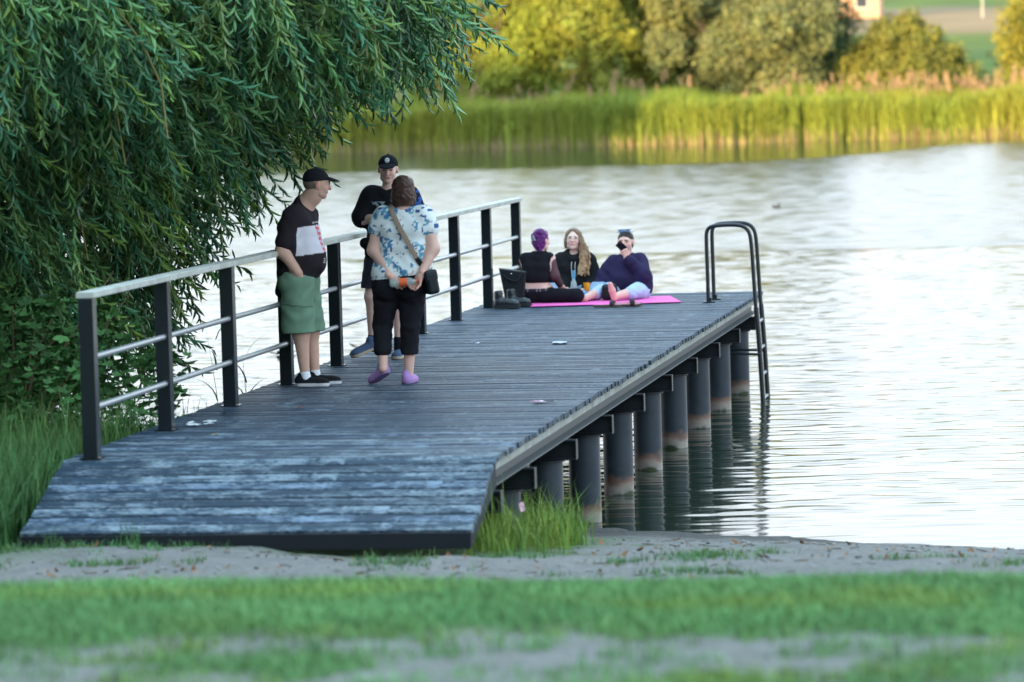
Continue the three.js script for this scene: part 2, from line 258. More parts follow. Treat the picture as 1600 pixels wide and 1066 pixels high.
{
  const rnd = mulberry(5), pier = thing('wooden_pier', 'dark weathered plank pier on steel piles running out into the lake', 'pier');
  const len = DECK_R - DECK_L, geos = []; for (let i = 0; i < 16; i++) geos.push(plankGeo(len, 0.109, 0.04, i % 8, i * 0.137));
  const mid = (DECK_L + DECK_R) / 2, n = Math.round((KINK - DECK_END) / 0.125), pitch = (KINK - DECK_END) / n;
  for (let i = 0; i < n; i++) {
    const m = part('plank', geos[Math.floor(rnd() * 16)], (rnd() < 0.85 - i * 0.03 ? wornMats : plankMats)[Math.floor(rnd() * 4)], pier);
    m.position.set(mid + R(-0.008, 0.008, rnd), R(-0.003, 0.002, rnd), KINK - (i + 0.5) * pitch); m.rotation.set(R(-0.012, 0.012, rnd), R(-0.0008, 0.0008, rnd), R(-0.001, 0.001, rnd)); m.scale.x = 1 + R(-0.003, 0.004, rnd);
  }
  const slope = Math.atan2(-RAMP_Y, RAMP_END - KINK), rl = Math.hypot(RAMP_Y, RAMP_END - KINK), rn = 9;
  for (let i = 0; i < rn; i++) {
    const m = part('plank', geos[Math.floor(rnd() * 16)], wornMats[i % 4], pier), s = ((i + 0.5) / rn) * rl;
    m.position.set(mid + R(-0.006, 0.006, rnd), -Math.sin(slope) * s + R(-0.002, 0.002, rnd), KINK + Math.cos(slope) * s); m.rotation.set(slope + R(-0.01, 0.01, rnd), 0, 0); m.scale.set(1 + R(-0.002, 0.003, rnd), 1, (rl / rn - 0.016) / 0.109);
  }
  // weathered pale edge timbers below the plank ends, steel channels below them
  const stain = texture(1024, 64, (u, v) => { const g = fbm(u * 60, v * 5, 4), s = noise(u * 130, v * 1.2), k = 0.65 + 0.5 * g - 0.25 * step(0.72, 0.9, s); return lin([0.36 * k, 0.36 * k, 0.33 * k]); });
  const timber = std('#ffffff', 0.85, { map: stain }), steel = std([0.018, 0.022, 0.027], 0.42), zinc = std([0.13, 0.135, 0.14], 0.55);
  const L = KINK - DECK_END - 0.04;
  const edgeGeo = () => { const g = new RoundedBoxGeometry(0.05, 0.06, L, 2, 0.006), p = g.attributes.position; for (let i = 0; i < p.count; i++) g.attributes.uv.setXY(i, p.getZ(i) / 9, p.getY(i) / 0.3 + p.getX(i) * 3 + 0.5); return g; };
  for (const x of [DECK_R - 0.045, DECK_L + 0.045]) { const m = part('edge_timber', edgeGeo(), timber, pier); m.position.set(x, -0.0445 - 0.03, KINK - 0.02 - L / 2); }
  for (const [x, s] of [[DECK_R - 0.095, 1], [DECK_L + 0.095, -1]]) {
    const g = mergeGeometries([box(0.012, 0.112, L - 0.1, -0.03 * s, 0, 0), box(0.075, 0.009, L - 0.1, 0.0135 * s, 0.0525, 0), box(0.075, 0.009, L - 0.1, 0.0135 * s, -0.0525, 0)]);
    const m = part('steel_channel', g, zinc, pier); m.position.set(x, -0.0445 - 0.06 - 0.0595, KINK - 0.06 - (L - 0.1) / 2);
  }
  // cross beams of I section, two piles under each
  const beamLen = len + 0.05, ibeam = mergeGeometries([box(beamLen, 0.011, 0.1, 0, -0.0055, 0), box(beamLen - 0.002, 0.122, 0.008, 0, -0.072, 0), box(beamLen, 0.011, 0.1, 0, -0.1385, 0), ...[-1, 1].map((s) => box(0.008, 0.121, 0.094, (s * (beamLen - 0.006)) / 2, -0.072, 0))]);
  const flecks = texture(256, 1024, (u, v) => { // v = 0 at the foot (y -2.36), 1 at the top (y -0.36): painted steel, crust and rust band above the water line, algae at it
    const y = -2.36 + v * 2, n = fbm(u * 8, v * 24, 4, 8, 24), f = noise(u * 90, v * 360), a = y - WATER + (n - 0.5) * 0.09, k = 0.8 + 0.4 * n, speck = f > 0.95 ? 0.07 : 0;
    let c = [0.04 * k + speck, 0.05 * k + speck, 0.063 * k + speck]; const rustB = step(0.19, 0.13, a) * step(0.02, 0.09, a), crust = step(0.14, 0.08, a) * step(0.01, 0.045, a), alg = step(0.045, 0.01, a);
    c = c.map((q, i) => lerp(q, [0.24, 0.13, 0.09][i], rustB * (0.45 + 0.5 * f))); c = c.map((q, i) => lerp(q, [0.34, 0.31, 0.27][i], crust * (0.35 + 0.6 * n))); c = c.map((q, i) => lerp(q, [0.045, 0.055, 0.02][i], alg * 0.9));
    return lin(c);
  });
  const pileMat = std('#ffffff', 0.38, { map: flecks }), pileGeo = new THREE.CylinderGeometry(0.124, 0.124, 2, 32, 1), capGeo = new THREE.CylinderGeometry(0.142, 0.142, 0.012, 32);
  for (let i = 0; i < 9; i++) {
    const z = -(26.054 + 2.0014 * i), b = part('cross_beam', ibeam, steel, pier); b.position.set(mid + 0.006, -0.2245, z);
    for (const x of [DECK_R - 0.2, DECK_L + 0.22]) { const p = part('pile', pileGeo, pileMat, pier); p.position.set(x, -1.3825, z); p.rotation.y = rnd() * 6; const c = part('pile_cap', capGeo, steel, p); c.position.y = 1.006; }
  }
  { const b = part('cross_beam', ibeam, steel, pier); b.position.set(mid + 0.006, -0.2245, -24.62); }
  // ramp sides and dark front board
  const side = new THREE.Shape([[KINK + 0.002, -0.045], [RAMP_END - 0.035, RAMP_Y - 0.043], [RAMP_END - 0.035, RAMP_Y - 0.12], [KINK + 0.002, -0.2]].map(([z, y]) => new THREE.Vector2(-z, y)));
  for (const x of [DECK_R - 0.05, DECK_L + 0.01]) part('ramp_side', new THREE.ExtrudeGeometry(side, { depth: 0.04, bevelEnabled: false }).rotateY(Math.PI / 2).translate(x, 0, 0), std([0.03, 0.035, 0.042], 0.7), pier);
  const fg = new RoundedBoxGeometry(len - 0.01, 0.1, 0.03, 2, 0.005); const fb = part('front_board', fg, std([0.012, 0.014, 0.018], 0.75), pier); fb.position.set(mid, RAMP_Y - 0.066, RAMP_END + 0.001);
}
// ---------------------------------------------------------------- railing on the left edge
{
  const rail = thing('railing', 'black post railing with pale handrail along left pier edge', 'railing'), X = -6.778, Z = (i) => -(24.69 + 2.0014 * i) - 0.05;
  const black = std([0.010, 0.013, 0.018], 0.24, { specularIntensity: 1 }), galv = std([0.42, 0.44, 0.46], 0.38, { metalness: 0.75 });
  const post = new RoundedBoxGeometry(0.1, 1.056, 0.1, 2, 0.006);
  for (let i = 0; i < 10; i++) { const m = part('post', post, black, rail); m.position.set(X, 0.528, Z(i)); const f = part('base_plate', box(0.14, 0.008, 0.14), black, m); f.position.y = -0.523; }
  const grey = texture(1024, 64, (u, v) => { const g = fbm(u * 50, v * 6, 4), k = 0.7 + 0.5 * g; return lin([0.44 * k, 0.44 * k, 0.40 * k]); });
  for (let i = 0; i < 9; i++) {
    const a = Z(i) + (i ? 0 : 0.055), b = Z(i + 1) - (i === 8 ? 0.09 : 0), l = a - b - 0.003, g = new RoundedBoxGeometry(0.12, 0.042, l, 2, 0.006), p = g.attributes.position;
    for (let k = 0; k < p.count; k++) g.attributes.uv.setXY(k, p.getZ(k) / 6 + i * 0.3, p.getX(k) * 2 + p.getY(k) * 2 + 0.4);
    const m = part('handrail', g, std('#ffffff', 0.6, { map: grey }), rail); m.position.set(X, 1.056 + 0.0215 + (i % 2) * 0.001, (a + b) / 2);
    for (const y of [0.335, 0.665]) { const q = part('rail_pipe', new THREE.CylinderGeometry(0.021, 0.021, 1.9, 14).rotateX(Math.PI / 2), galv, rail); q.position.set(X + 0.012, y, (Z(i) + Z(i + 1)) / 2); }
  }
}
// ---------------------------------------------------------------- bathing ladder at the end of the right edge
{
  const ladder = thing('bathing_ladder', 'dark tubular bathing ladder with hooped handrails at pier end', 'ladder', [0, 0, 0]);
  const m = std([0.016, 0.02, 0.026], 0.3, { specularIntensity: 0.8 });
  for (const z of [-40.96, -41.52]) {
    const pts = [[-4.46, 0.01, z], [-4.462, 0.35, z], [-4.465, 0.68, z], [-4.455, 0.765, z], [-4.42, 0.8, z], [-4.36, 0.812, z], [-4.2, 0.818, z], [-4.09, 0.805, z], [-4.03, 0.765, z], [-4.0, 0.69, z], [-3.985, 0.5, z], [-3.965, 0.05, z], [-3.955, -0.1, z]];
    part('handrail', tube(pts, 0.021, 70, 12), m, ladder);
    part('side_rail', tube([[-3.957, -0.06, z], [-3.93, -0.5, z], [-3.885, -1.6, z]], 0.026, 10, 12), m, ladder);
    part('foot_plate', mergeGeometries([box(0.13, 0.012, 0.1, -4.45, 0.008, z), box(0.05, 0.05, 0.06, -4.45, 0.03, z)]), m, ladder);
    part('brace', new THREE.CylinderGeometry(0.014, 0.014, 0.37, 10).rotateZ(Math.PI / 2 - 0.05).translate(-4.105, -0.545, z + 0.02), m, ladder);
  }
  for (const y of [-0.22, -0.5, -0.78, -1.03]) { const x = lerp(-3.955, -3.885, (-0.1 - y) / 1.5); part('rung', new THREE.CylinderGeometry(0.018, 0.018, 0.53, 10).rotateX(Math.PI / 2).translate(x, y, -41.24), std([0.3, 0.32, 0.34], 0.35, { metalness: 0.6 }), ladder); }
}

// ================================================================ PLANTS
const leafMat = (c, roughness = 0.55) => new THREE.MeshPhysicalMaterial({ color: rgb(...c), roughness, specularIntensity: 0.45, side: THREE.DoubleSide });
function leafShape(len, wid, bend = 0.15, segs = 4) { // a pointed leaf with a midrib fold, stalk at 0, tip at +y
  const pos = [], idx = [];
  for (let i = 0; i <= segs; i++) { const t = i / segs, w = wid * 0.5 * Math.pow(Math.sin(Math.PI * Math.pow(t, 0.75)), 0.9) * (i && i < segs ? 1 : 0.06), y = len * t, z = -bend * len * t * t; pos.push(-w, y, z + w * 0.3, 0, y, z, w, y, z + w * 0.3); }
  for (let i = 0; i < segs; i++) { const a = i * 3; idx.push(a, a + 1, a + 4, a, a + 4, a + 3, a + 1, a + 2, a + 5, a + 1, a + 5, a + 4); }
  const g = new THREE.BufferGeometry(); g.setAttribute('position', new THREE.Float32BufferAttribute(pos, 3)); g.setIndex(idx); g.computeVertexNormals(); return g;
}
function blade(len, wid, lean, segs = 4) { const pos = [], idx = []; for (let i = 0; i <= segs; i++) { const t = i / segs, w = wid * 0.5 * (1 - t * t * 0.95); pos.push(-w, len * t * (1 - 0.25 * lean * t), lean * len * t * t, w, len * t * (1 - 0.25 * lean * t), lean * len * t * t); } for (let i = 0; i < segs; i++) { const a = i * 2; idx.push(a, a + 1, a + 3, a, a + 3, a + 2); } const g = new THREE.BufferGeometry(); g.setAttribute('position', new THREE.Float32BufferAttribute(pos, 3)); g.setIndex(idx); g.computeVertexNormals(); return g; }
const bare = (g) => { g = g.index ? g : g; for (const k of Object.keys(g.attributes)) if (k !== 'position' && k !== 'normal') g.deleteAttribute(k); return g; };
const merge = (list) => mergeGeometries(list.map(bare));
// many small leaves of a clump, for trees further off
function leafClump(rnd, n, radius, len, wid) { const out = []; for (let i = 0; i < n; i++) out.push(leafShape(len * R(0.7, 1.3, rnd), wid * R(0.7, 1.3, rnd), 0.2, 2).applyMatrix4(M4(V(R(-1, 1, rnd), R(-1, 1, rnd), R(-1, 1, rnd)).multiplyScalar(radius), eul(R(-3, 3, rnd), R(-3, 3, rnd), R(-3, 3, rnd)), V(1, 1, 1)))); return merge(out); }
const bark = std([0.10, 0.075, 0.055], 0.95);
function limb(pts, r0, r1, seg = 14) { const c = new THREE.CatmullRomCurve3(pts.map((p) => V(...p))), g = new THREE.TubeGeometry(c, seg, 1, 7), p = g.attributes.position; for (let i = 0; i <= seg; i++) { const q = c.getPointAt(i / seg), r = lerp(r0, r1, i / seg); for (let j = 0; j <= 7; j++) { const v = i * 8 + j; p.setXYZ(v, q.x + (p.getX(v) - q.x) * r, q.y + (p.getY(v) - q.y) * r, q.z + (p.getZ(v) - q.z) * r); } } return g; }
const clumps = (() => { const rnd = mulberry(21); return [0, 1, 2].map(() => leafClump(rnd, 14, 0.26, 0.17, 0.09)); })();
function tree(name, label, [x, y, z], h, lobes, color, n, seed, group, size = 1, tint = 0.35) {
  const rnd = mulberry(seed), t = thing(name, label, /bush|shrub/.test(name) ? 'shrub' : 'tree', [x, y, z], 0, group);
  part('trunk', limb([[0, -0.5, 0], [R(-0.1, 0.1, rnd), h * 0.25, 0.1], [R(-0.3, 0.3, rnd), h * 0.55, 0], [0, h * 0.85, 0]], h * 0.028 + 0.05, 0.03), bark, t);
  for (const [lx, ly, lz, r] of lobes) part('branch', limb([[0, h * 0.18, 0], [lx * 0.4, ly * 0.65, lz * 0.4], [lx * 0.9, ly, lz * 0.9]], h * 0.012 + 0.02, 0.015, 8), bark, t);
  const per = clumps.map(() => [[], []]), vol = lobes.reduce((s, l) => s + l[3] ** 2, 0), c = new THREE.Color();
  for (const [lx, ly, lz, r, sy = 0.85] of lobes) for (let i = 0, m = Math.round((n * r * r) / vol); i < m; i++) {
    const th = rnd() * 6.283, cz = R(-1, 1, rnd), s = Math.sqrt(1 - cz * cz), lump = 0.6 + 0.6 * noise(th * 2.2 + lx, cz * 3.1 + ly) + 0.35 * noise(th * 6 + lz, cz * 8), q = r * lump * Math.pow(R(0.18, 1, rnd), 0.42);
    const k = Math.floor(rnd() * clumps.length); per[k][0].push(M4(V(lx + q * s * Math.cos(th), ly + q * cz * sy, lz + q * s * Math.sin(th)), eul(rnd() * 6, rnd() * 6, rnd() * 6), V(1, 1, 1).multiplyScalar(size * R(0.75, 1.35, rnd))));
    const v = 1 - tint + 2 * tint * rnd(); per[k][1].push(c.clone().setRGB(v * R(0.9, 1.12, rnd), v, v * R(0.85, 1.1, rnd)));
  }
  per.forEach(([m, cs], k) => m.length && scatter('crown', clumps[k], leafMat(color, 0.6, 0.3), m, cs, t));
  return t;
}
const lobesOf = (seed, n, w, y0, y1, r0, r1, d = w) => { const rnd = mulberry(seed), o = []; for (let i = 0; i < n; i++) o.push([R(-w, w, rnd), lerp(y0, y1, (i + rnd()) / n), R(-d, d, rnd), R(r0, r1, rnd)]); return o; };

// ---------------------------------------------------------------- trees and bushes on the far shore
{
  const g = 'trees along the far shore', at = (x, z) => [x, farHeight(x, z), z];
  tree('leafy_tree', 'bright yellow-green leafy tree on far shore behind the willow tip', at(-34.5, -207), 11, lobesOf(1, 34, 4.6, 1.6, 10, 0.8, 1.9, 2.2), [0.25, 0.30, 0.045], 6400, 31, g);
  tree('leafy_tree', 'broad golden-green leafy tree left of the grey-green willow on far shore', at(-28.6, -206.5), 12, lobesOf(2, 34, 3.6, 1.4, 10.5, 0.8, 1.9, 2.2), [0.27, 0.29, 0.05], 6400, 32, g);
  tree('grey_willow', 'grey-green rounded willow in the middle of the far shore', at(-20.6, -204.5), 8, lobesOf(3, 36, 4.1, 1.1, 8.2, 0.8, 1.8, 1.8), [0.20, 0.215, 0.085], 6800, 33, g);
  tree('leafy_tree', 'olive leafy tree standing behind the grey-green willow on far shore', at(-23.4, -211), 13, lobesOf(4, 28, 4.2, 2, 12, 1.0, 2.1, 2.2), [0.22, 0.23, 0.05], 4600, 34, g);
  tree('dark_tree', 'dark green tree between grey-green willow and round bush on far shore', at(-17.7, -213), 12, lobesOf(5, 12, 1.6, 1.8, 10.5, 1.2, 2.0, 1.5), [0.055, 0.085, 0.03], 3800, 35, g);
  tree('round_bush', 'round olive bush above the reeds right of the dark tree', at(-11.7, -205), 6, [[-1.7, 2.7, 0, 1.9], [0, 3.2, 0.3, 2.0], [1.5, 2.5, 0.2, 1.7], [-0.6, 4.6, 0, 1.2], [0.9, 4.2, 0.2, 1.0], [-1.9, 3.9, 0.2, 0.9], [2.2, 3.4, 0, 0.9], [0.3, 5.2, 0, 0.7], [-2.9, 2.9, 0, 0.8], [-2.6, 2.0, 0, 1.3], [2.7, 1.9, 0, 1.3], [0, 1.6, 0.8, 1.6]], [0.20, 0.20, 0.04], 4600, 36, g);
  tree('leafy_tree', 'yellow-green tree at the right edge of the far shore', at(-3.8, -207), 9, lobesOf(7, 24, 2.5, 1.5, 8.5, 0.8, 1.7, 1.8), [0.25, 0.24, 0.04], 3600, 37, g);
  tree('dark_bush', 'low dark bush behind the reeds beside the round bush', at(-15.6, -206.5), 4, [[0, 1.6, 0, 1.5], [-1, 1.2, 0, 1.2], [1.1, 1.3, 0, 1.3]], [0.05, 0.075, 0.025], 1500, 38, g);
  tree('leafy_tree', 'pale yellow-green tree far left behind the hanging willow', at(-43, -208), 11, lobesOf(8, 13, 4, 2, 9.5, 1.7, 2.7, 2), [0.16, 0.19, 0.04], 3800, 39, g);
  tree('leafy_tree', 'tall green tree far right out beyond the shore bend', at(5, -209), 11, lobesOf(9, 12, 4, 2, 9, 1.7, 2.7, 2), [0.14, 0.17, 0.035], 3000, 40, g);
  [[-51, -209], [-58, -207], [-66, -210], [-74, -207]].forEach(([x, z], i) => tree('leafy_tree', ['green leafy tree on far shore just outside the left edge', 'yellow-green tree on far shore outside the left edge', 'olive tree on far shore outside the left edge', 'farthest tree on far shore outside the left edge'][i], at(x, z), 10.5, lobesOf(15 + i, 22, 3.8, 1.6, 9.5, 1.0, 2.2, 2), [0.2, 0.25, 0.045], 2600, 140 + i, g));
  // out of view to the left and behind: the trees whose long evening shadow lies over the near shore and part of the reeds
  const s = 'trees on the near banks outside the picture';
  for (let i = 0; i < 9; i++) { const rr = mulberry(200 + i), x = -66.5 - i * 5 + R(-1, 1, rr), h = 12.6 + R(-0.3, 1.2, rr); tree('bank_tree', 'tall dense tree on the left bank outside the picture', [x, -0.7, -150 + R(-2, 4, rr)], h, lobesOf(50 + i, 16, 2.8, 1.5, h - 2.6, 2.0, 3.0), [0.07, 0.11, 0.03], 2600, 60 + i, s, 2.2); }
  for (let i = 0; i < 20; i++) { const rr = mulberry(300 + i), k = -18 + (i % 10) * 5.4 + (i > 9 ? 2.7 : 0), back = i > 9 ? 7 : 0, h = 12.5 + R(0, 2.5, rr), x = -30 + 0.637 * k - 0.77 * back, z = -12 + 0.77 * k + 0.637 * back; tree('bank_tree', 'dense tree on the near bank outside the picture', [x, -0.6, z], h, lobesOf(70 + i, 18, 3.1, 1.2, h - 2.5, 2.2, 3.2), [0.07, 0.11, 0.03], 2600, 80 + i, s, 2.3); }
  [[-2, 24], [7, 27], [15, 23]].forEach(([x, z], i) => tree('bank_tree', 'dense tree behind the photographer outside the picture', [x, 0.8, z], 11, lobesOf(95 + i, 16, 3.2, 1.2, 8.5, 2.2, 3.2), [0.07, 0.11, 0.03], 2200, 120 + i, s, 2.3));
}
// ---------------------------------------------------------------- reed bed along the far shore
{
  const rnd = mulberry(77), variants = [0, 1, 2, 3].map(() => { const o = []; for (let i = 0; i < 12; i++) { const h = R(1.7, 2.6, rnd); o.push(blade(h, R(0.03, 0.055, rnd), R(0.0, 0.28, rnd), 4).applyMatrix4(M4(V(R(-0.25, 0.25, rnd), R(-0.1, 0, rnd), R(-0.25, 0.25, rnd)), eul(0, rnd() * 6.28, 0), V(1, 1, 1)))); for (let k = 0; k < 3; k++) o.push(blade(R(0.4, 0.7, rnd), 0.03, R(0.4, 1, rnd), 3).applyMatrix4(M4(V(R(-0.25, 0.25, rnd), R(0.6, 1.8, rnd), R(-0.25, 0.25, rnd)), eul(0, rnd() * 6.28, R(-0.4, 0.4, rnd)), V(1, 1, 1)))); } return merge(o); });
  const plume = [0, 1].map(() => { const o = [blade(2.5, 0.012, 0.06, 3)]; for (let i = 0; i < 16; i++) o.push(leafShape(R(0.16, 0.3, rnd), 0.035, 0.4, 2).applyMatrix4(M4(V(0.02, R(2.3, 2.65, rnd), R(0.12, 0.2, rnd)), eul(R(0.1, 0.9, rnd), R(0, 6.28, rnd), 0, 'YXZ'), V(1, 1, 1)))); return merge(o); });
  const dry = merge([0, 1, 2, 3, 4, 5, 6].map(() => blade(R(0.5, 1.0, rnd), 0.035, R(0, 0.25, rnd), 3).applyMatrix4(M4(V(R(-0.2, 0.2, rnd), 0, R(-0.15, 0.15, rnd)), eul(0, rnd() * 6.28, R(-0.15, 0.15, rnd)), V(1, 1, 1)))));
  const mats = variants.map(() => [[], []]), pm = [[], []], dm = [];
  const front = (x) => -195.2 - (noise(x * 0.25, 4) - 0.5) * 1.6 + step(-16, -4, x) * 3.2;
  for (let i = 0; i < 14000; i++) {
    const x = R(-76, 14, rnd), t = Math.pow(rnd(), 0.8), z = front(x) - t * 5, k = Math.floor(rnd() * 4), tall = 0.8 + 0.3 * noise(x * 0.35, z * 0.35) + 0.12 * noise(x * 1.7, z) + R(-0.1, 0.12, rnd) + step(-14, -2, x) * 0.04, y = Math.max(WATER - 0.1, farHeight(x, z));
    mats[k][0].push(M4(V(x, y, z), eul(R(-0.05, 0.05, rnd), rnd() * 6.28, R(-0.06, 0.06, rnd)), V(1, tall * 1.02, 1))); const v = R(0.75, 1.25, rnd), w = noise(x * 0.2, z * 0.3 + 9); mats[k][1].push(rgb(v * lerp(0.85, 1.25, w), v, v * 0.9));
    if (rnd() < lerp(0.03, 0.15, step(-18, -6, x)) * (t > 0.3 ? 1 : 0.15)) pm[i % 2].push(M4(V(x, y + 0.05, z), eul(R(-0.1, 0.1, rnd), R(-0.8, 0.8, rnd) + 1.2, R(-0.12, 0.12, rnd)), V(1.1, tall * R(0.98, 1.12, rnd), 1.1)));
    if (t < 0.16) dm.push(M4(V(x, WATER - 0.05, z + 0.1), eul(0, rnd() * 6.28, R(-0.2, 0.2, rnd)), V(1, R(0.5, 1.1, rnd), 1)));
  }
  const bed = thing('reed_bed', 'tall green reed bed with pink-brown plumes lining the far shore', 'reeds'); bed.userData.kind = 'stuff';
  mats.forEach(([m, c], k) => scatter('reed_leaves', variants[k], leafMat([0.24, 0.29, 0.05], 0.8), m, c, bed)); pm.forEach((m, k) => scatter('reed_plumes', plume[k], leafMat([0.40, 0.26, 0.16], 0.9), m, null, bed)); scatter('dry_stems', dry, std([0.42, 0.30, 0.17], 0.9, { side: THREE.DoubleSide }), dm, null, bed);
}
// ---------------------------------------------------------------- house and pole on the hill
{
  const y = farHeight(-21.7, -290), h = thing('hill_house', 'small peach-walled house on the hill above the far trees', 'house', [-21.6, y, -290]); h.scale.setScalar(0.75);
  part('wall', box(9, 3.4, 6, 0, 1.2, 0), std([0.62, 0.36, 0.24], 0.9), h); const sh = new THREE.Shape([[-3.4, 0], [3.4, 0], [0, 2.6]].map((q) => new THREE.Vector2(...q))); part('roof', new THREE.ExtrudeGeometry(sh, { depth: 9.6, bevelEnabled: false }).rotateY(Math.PI / 2).translate(-4.8, 2.92, 0), std([0.26, 0.10, 0.07], 0.9), h);
  for (const x of [-2.8, 0, 2.8]) { const w = part('window', box(1.1, 1.2, 0.06, x, 1.5, 3.02), std([0.05, 0.06, 0.08], 0.15), h); part('frame', mergeGeometries([box(1.3, 0.1, 0.1, x, 2.15, 3.03), box(1.3, 0.1, 0.1, x, 0.85, 3.03), box(0.1, 1.2, 0.1, x - 0.6, 1.5, 3.03), box(0.1, 1.2, 0.1, x + 0.6, 1.5, 3.03)]), std([0.7, 0.68, 0.62], 0.7), w); }
  const px = -10.6, pz = -285, p = thing('field_pole', 'pale pole standing in the dry field on the far hill', 'pole', [px, farHeight(px, pz), pz]); part('shaft', new THREE.CylinderGeometry(0.06, 0.08, 3.2, 10).translate(0, 1.6, 0), std([0.42, 0.4, 0.36], 0.8), p); part('crosspiece', box(1.1, 0.1, 0.1, 0, 2.9, 0), std([0.5, 0.47, 0.42], 0.8), p);
}
// ---------------------------------------------------------------- hanging willow on the left bank
{
  const rnd = mulberry(3), C = [-10.55, -30.8], willow = thing('willow_tree', 'large weeping willow hanging its leafy shoots beside and over the pier', 'tree', [C[0], -0.6, C[1]]);
  part('trunk', limb([[0, -0.6, 0], [0.15, 1, 0.1], [0.1, 2.4, 0], [0.3, 4.2, 0.1], [0, 6.4, 0]], 0.42, 0.14, 20), std([0.09, 0.07, 0.05], 0.95), willow);
  const twigBark = std([0.22, 0.17, 0.06], 0.8), low = (r) => { const T = [[0, -1.2], [1.3, -1.1], [2.0, -0.45], [2.8, 0.3], [3.1, 0.85], [3.6, 1.62], [4.3, 2.05], [4.9, 2.1], [5.15, 2.6], [5.4, 3.4], [6, 4.2]]; for (let i = 1; i < T.length; i++) if (r <= T[i][0]) return lerp(T[i - 1][1], T[i][1], (r - T[i - 1][0]) / (T[i][0] - T[i - 1][0])); return 4.2; };
  const leaf = leafShape(1, 1, 0.05, 3);
  const variants = [0, 1, 2, 3, 4, 5].map(() => { // a drooping shoot: thin yellow stem, narrow leaves alternating down it
    const L = R(0.55, 0.85, rnd), sway = R(0.05, 0.22, rnd), pt = (t) => V(sway * L * Math.sin(t * 1.4), -L * t * (0.75 + 0.25 * t), sway * 0.5 * L * Math.sin(t * 2.2)), stem = [], o = [];
    for (let i = 0; i <= 4; i++) stem.push(pt(i / 4).toArray());
    const st = tube(stem, 0.0022, 6, 3), n = Math.round(L * 31);
    for (let i = 0; i < n; i++) { const t = 0.06 + 0.94 * (i / n), ll = R(0.085, 0.15, rnd) * (t > 0.9 ? 0.7 : 1), side = i * 2.4 + R(-0.5, 0.5, rnd); o.push(leaf.clone().applyMatrix4(M4(pt(t), eul(Math.PI - R(0.15, 0.75, rnd), side, R(-0.2, 0.2, rnd), 'YXZ'), V(ll * R(0.16, 0.215, rnd), ll, ll)))); }
    return [merge(o), bare(st)];
  });
  const M = variants.map(() => [[], []]), tipLeaves = [];
  const branch = (pts, r0, r1) => part('branch', limb(pts, r0, r1, 16), twigBark, willow);
  for (let i = 0; i < 46; i++) { // limbs arching out of the trunk, their ends hanging
    const a = i < 34 ? R(-1.5, 1.1, rnd) : rnd() * 6.28, reach = R(2.6, 5.5, rnd), h0 = R(2.4, 5.6, rnd), dx = Math.cos(a), dz = -Math.sin(a), yEnd = low(reach) + R(0.15, 1.4, rnd) + 0.6;
    branch([[0.1, h0 * 0.75 + 0.4, 0], [dx * reach * 0.35, h0 + 1.2, dz * reach * 0.35], [dx * reach * 0.75, Math.max(h0 + 0.9, yEnd + 0.6), dz * reach * 0.75], [dx * reach, yEnd + 0.2, dz * reach], [dx * (reach + 0.12), yEnd - 0.3, dz * (reach + 0.12)]], 0.05, 0.006);
  }
  let tries = 0;
  for (let i = 0; i < 9800 && tries < 60000; tries++) {
    const front = rnd() < 0.82, a = front ? R(-1.75, 1.35, rnd) : rnd() * 6.28, r = Math.pow(rnd(), 0.55) * 5.15 * (1 - 0.1 * Math.max(0, Math.sin(a))), x = C[0] + Math.cos(a) * r, z = C[1] - Math.sin(a) * r, edge = low(r), clump = noise(x * 1.1 + 7, z * 1.1) * 0.6 + noise(x * 2.7, z * 2.7 + 3) * 0.4;
    if (x > -7.35 && z > -25.6) continue;
    const y = edge + 0.62 + (clump - 0.42) * 0.9 + Math.pow(rnd(), 1.15) * Math.max(1.5, 5.3 - edge);
    if (y > 4.5 || noise(x * 1.5 + y * 1.3, z * 1.5 - y * 0.9) < 0.3) continue;
    const k = Math.floor(rnd() * 6), yaw = -a + R(-1.3, 1.3, rnd), m = M4(V(x - C[0], y + 0.6, z - C[1]), eul(R(-0.45, 0.45, rnd), yaw, R(-0.2, 1.15, rnd), 'YXZ'), V(1, 1, 1).multiplyScalar(R(0.8, 1.2, rnd)));
    const v = R(0.5, 1.4, rnd), hue = rnd(), tint = hue < 0.2 ? [1.6, 1.2, 0.75] : hue < 0.5 ? [0.6, 0.85, 1.25] : [1, 1, 0.95]; M[k][0].push(m); M[k][1].push(rgb(v * tint[0], v * tint[1], v * tint[2])); i++;
    if (r > 2.4 && y < edge + 0.95 && y < 3 && tipLeaves.length < 300 && Math.cos(a) > 0.2) tipLeaves.push([V(x - C[0] + R(-0.1, 0.1, rnd), y + 0.6 - R(0.35, 0.75, rnd), z - C[1] + R(-0.1, 0.1, rnd)), R(-0.7, 0.7, rnd), rnd() * 6.28]);
  }
  const lm = leafMat([0.10, 0.23, 0.075], 0.34); lm.specularIntensity = 1;
  variants.forEach(([lg, sg], k) => { scatter('foliage', lg, lm, M[k][0], M[k][1], willow); scatter('shoots', sg, twigBark, M[k][0], null, willow); });
  const big = leafShape(0.11, 0.018, 0.15, 4), lms = [[0.08, 0.19, 0.07], [0.11, 0.23, 0.07], [0.06, 0.16, 0.09]].map((c) => leafMat(c, 0.42, 0.22));
  tipLeaves.forEach(([p, tilt, yaw], i) => { const m = part('leaf', big, lms[i % 3], willow); m.position.copy(p); m.rotation.set(Math.PI - 0.4 + tilt * 0.5, yaw, tilt, 'YXZ'); });
}
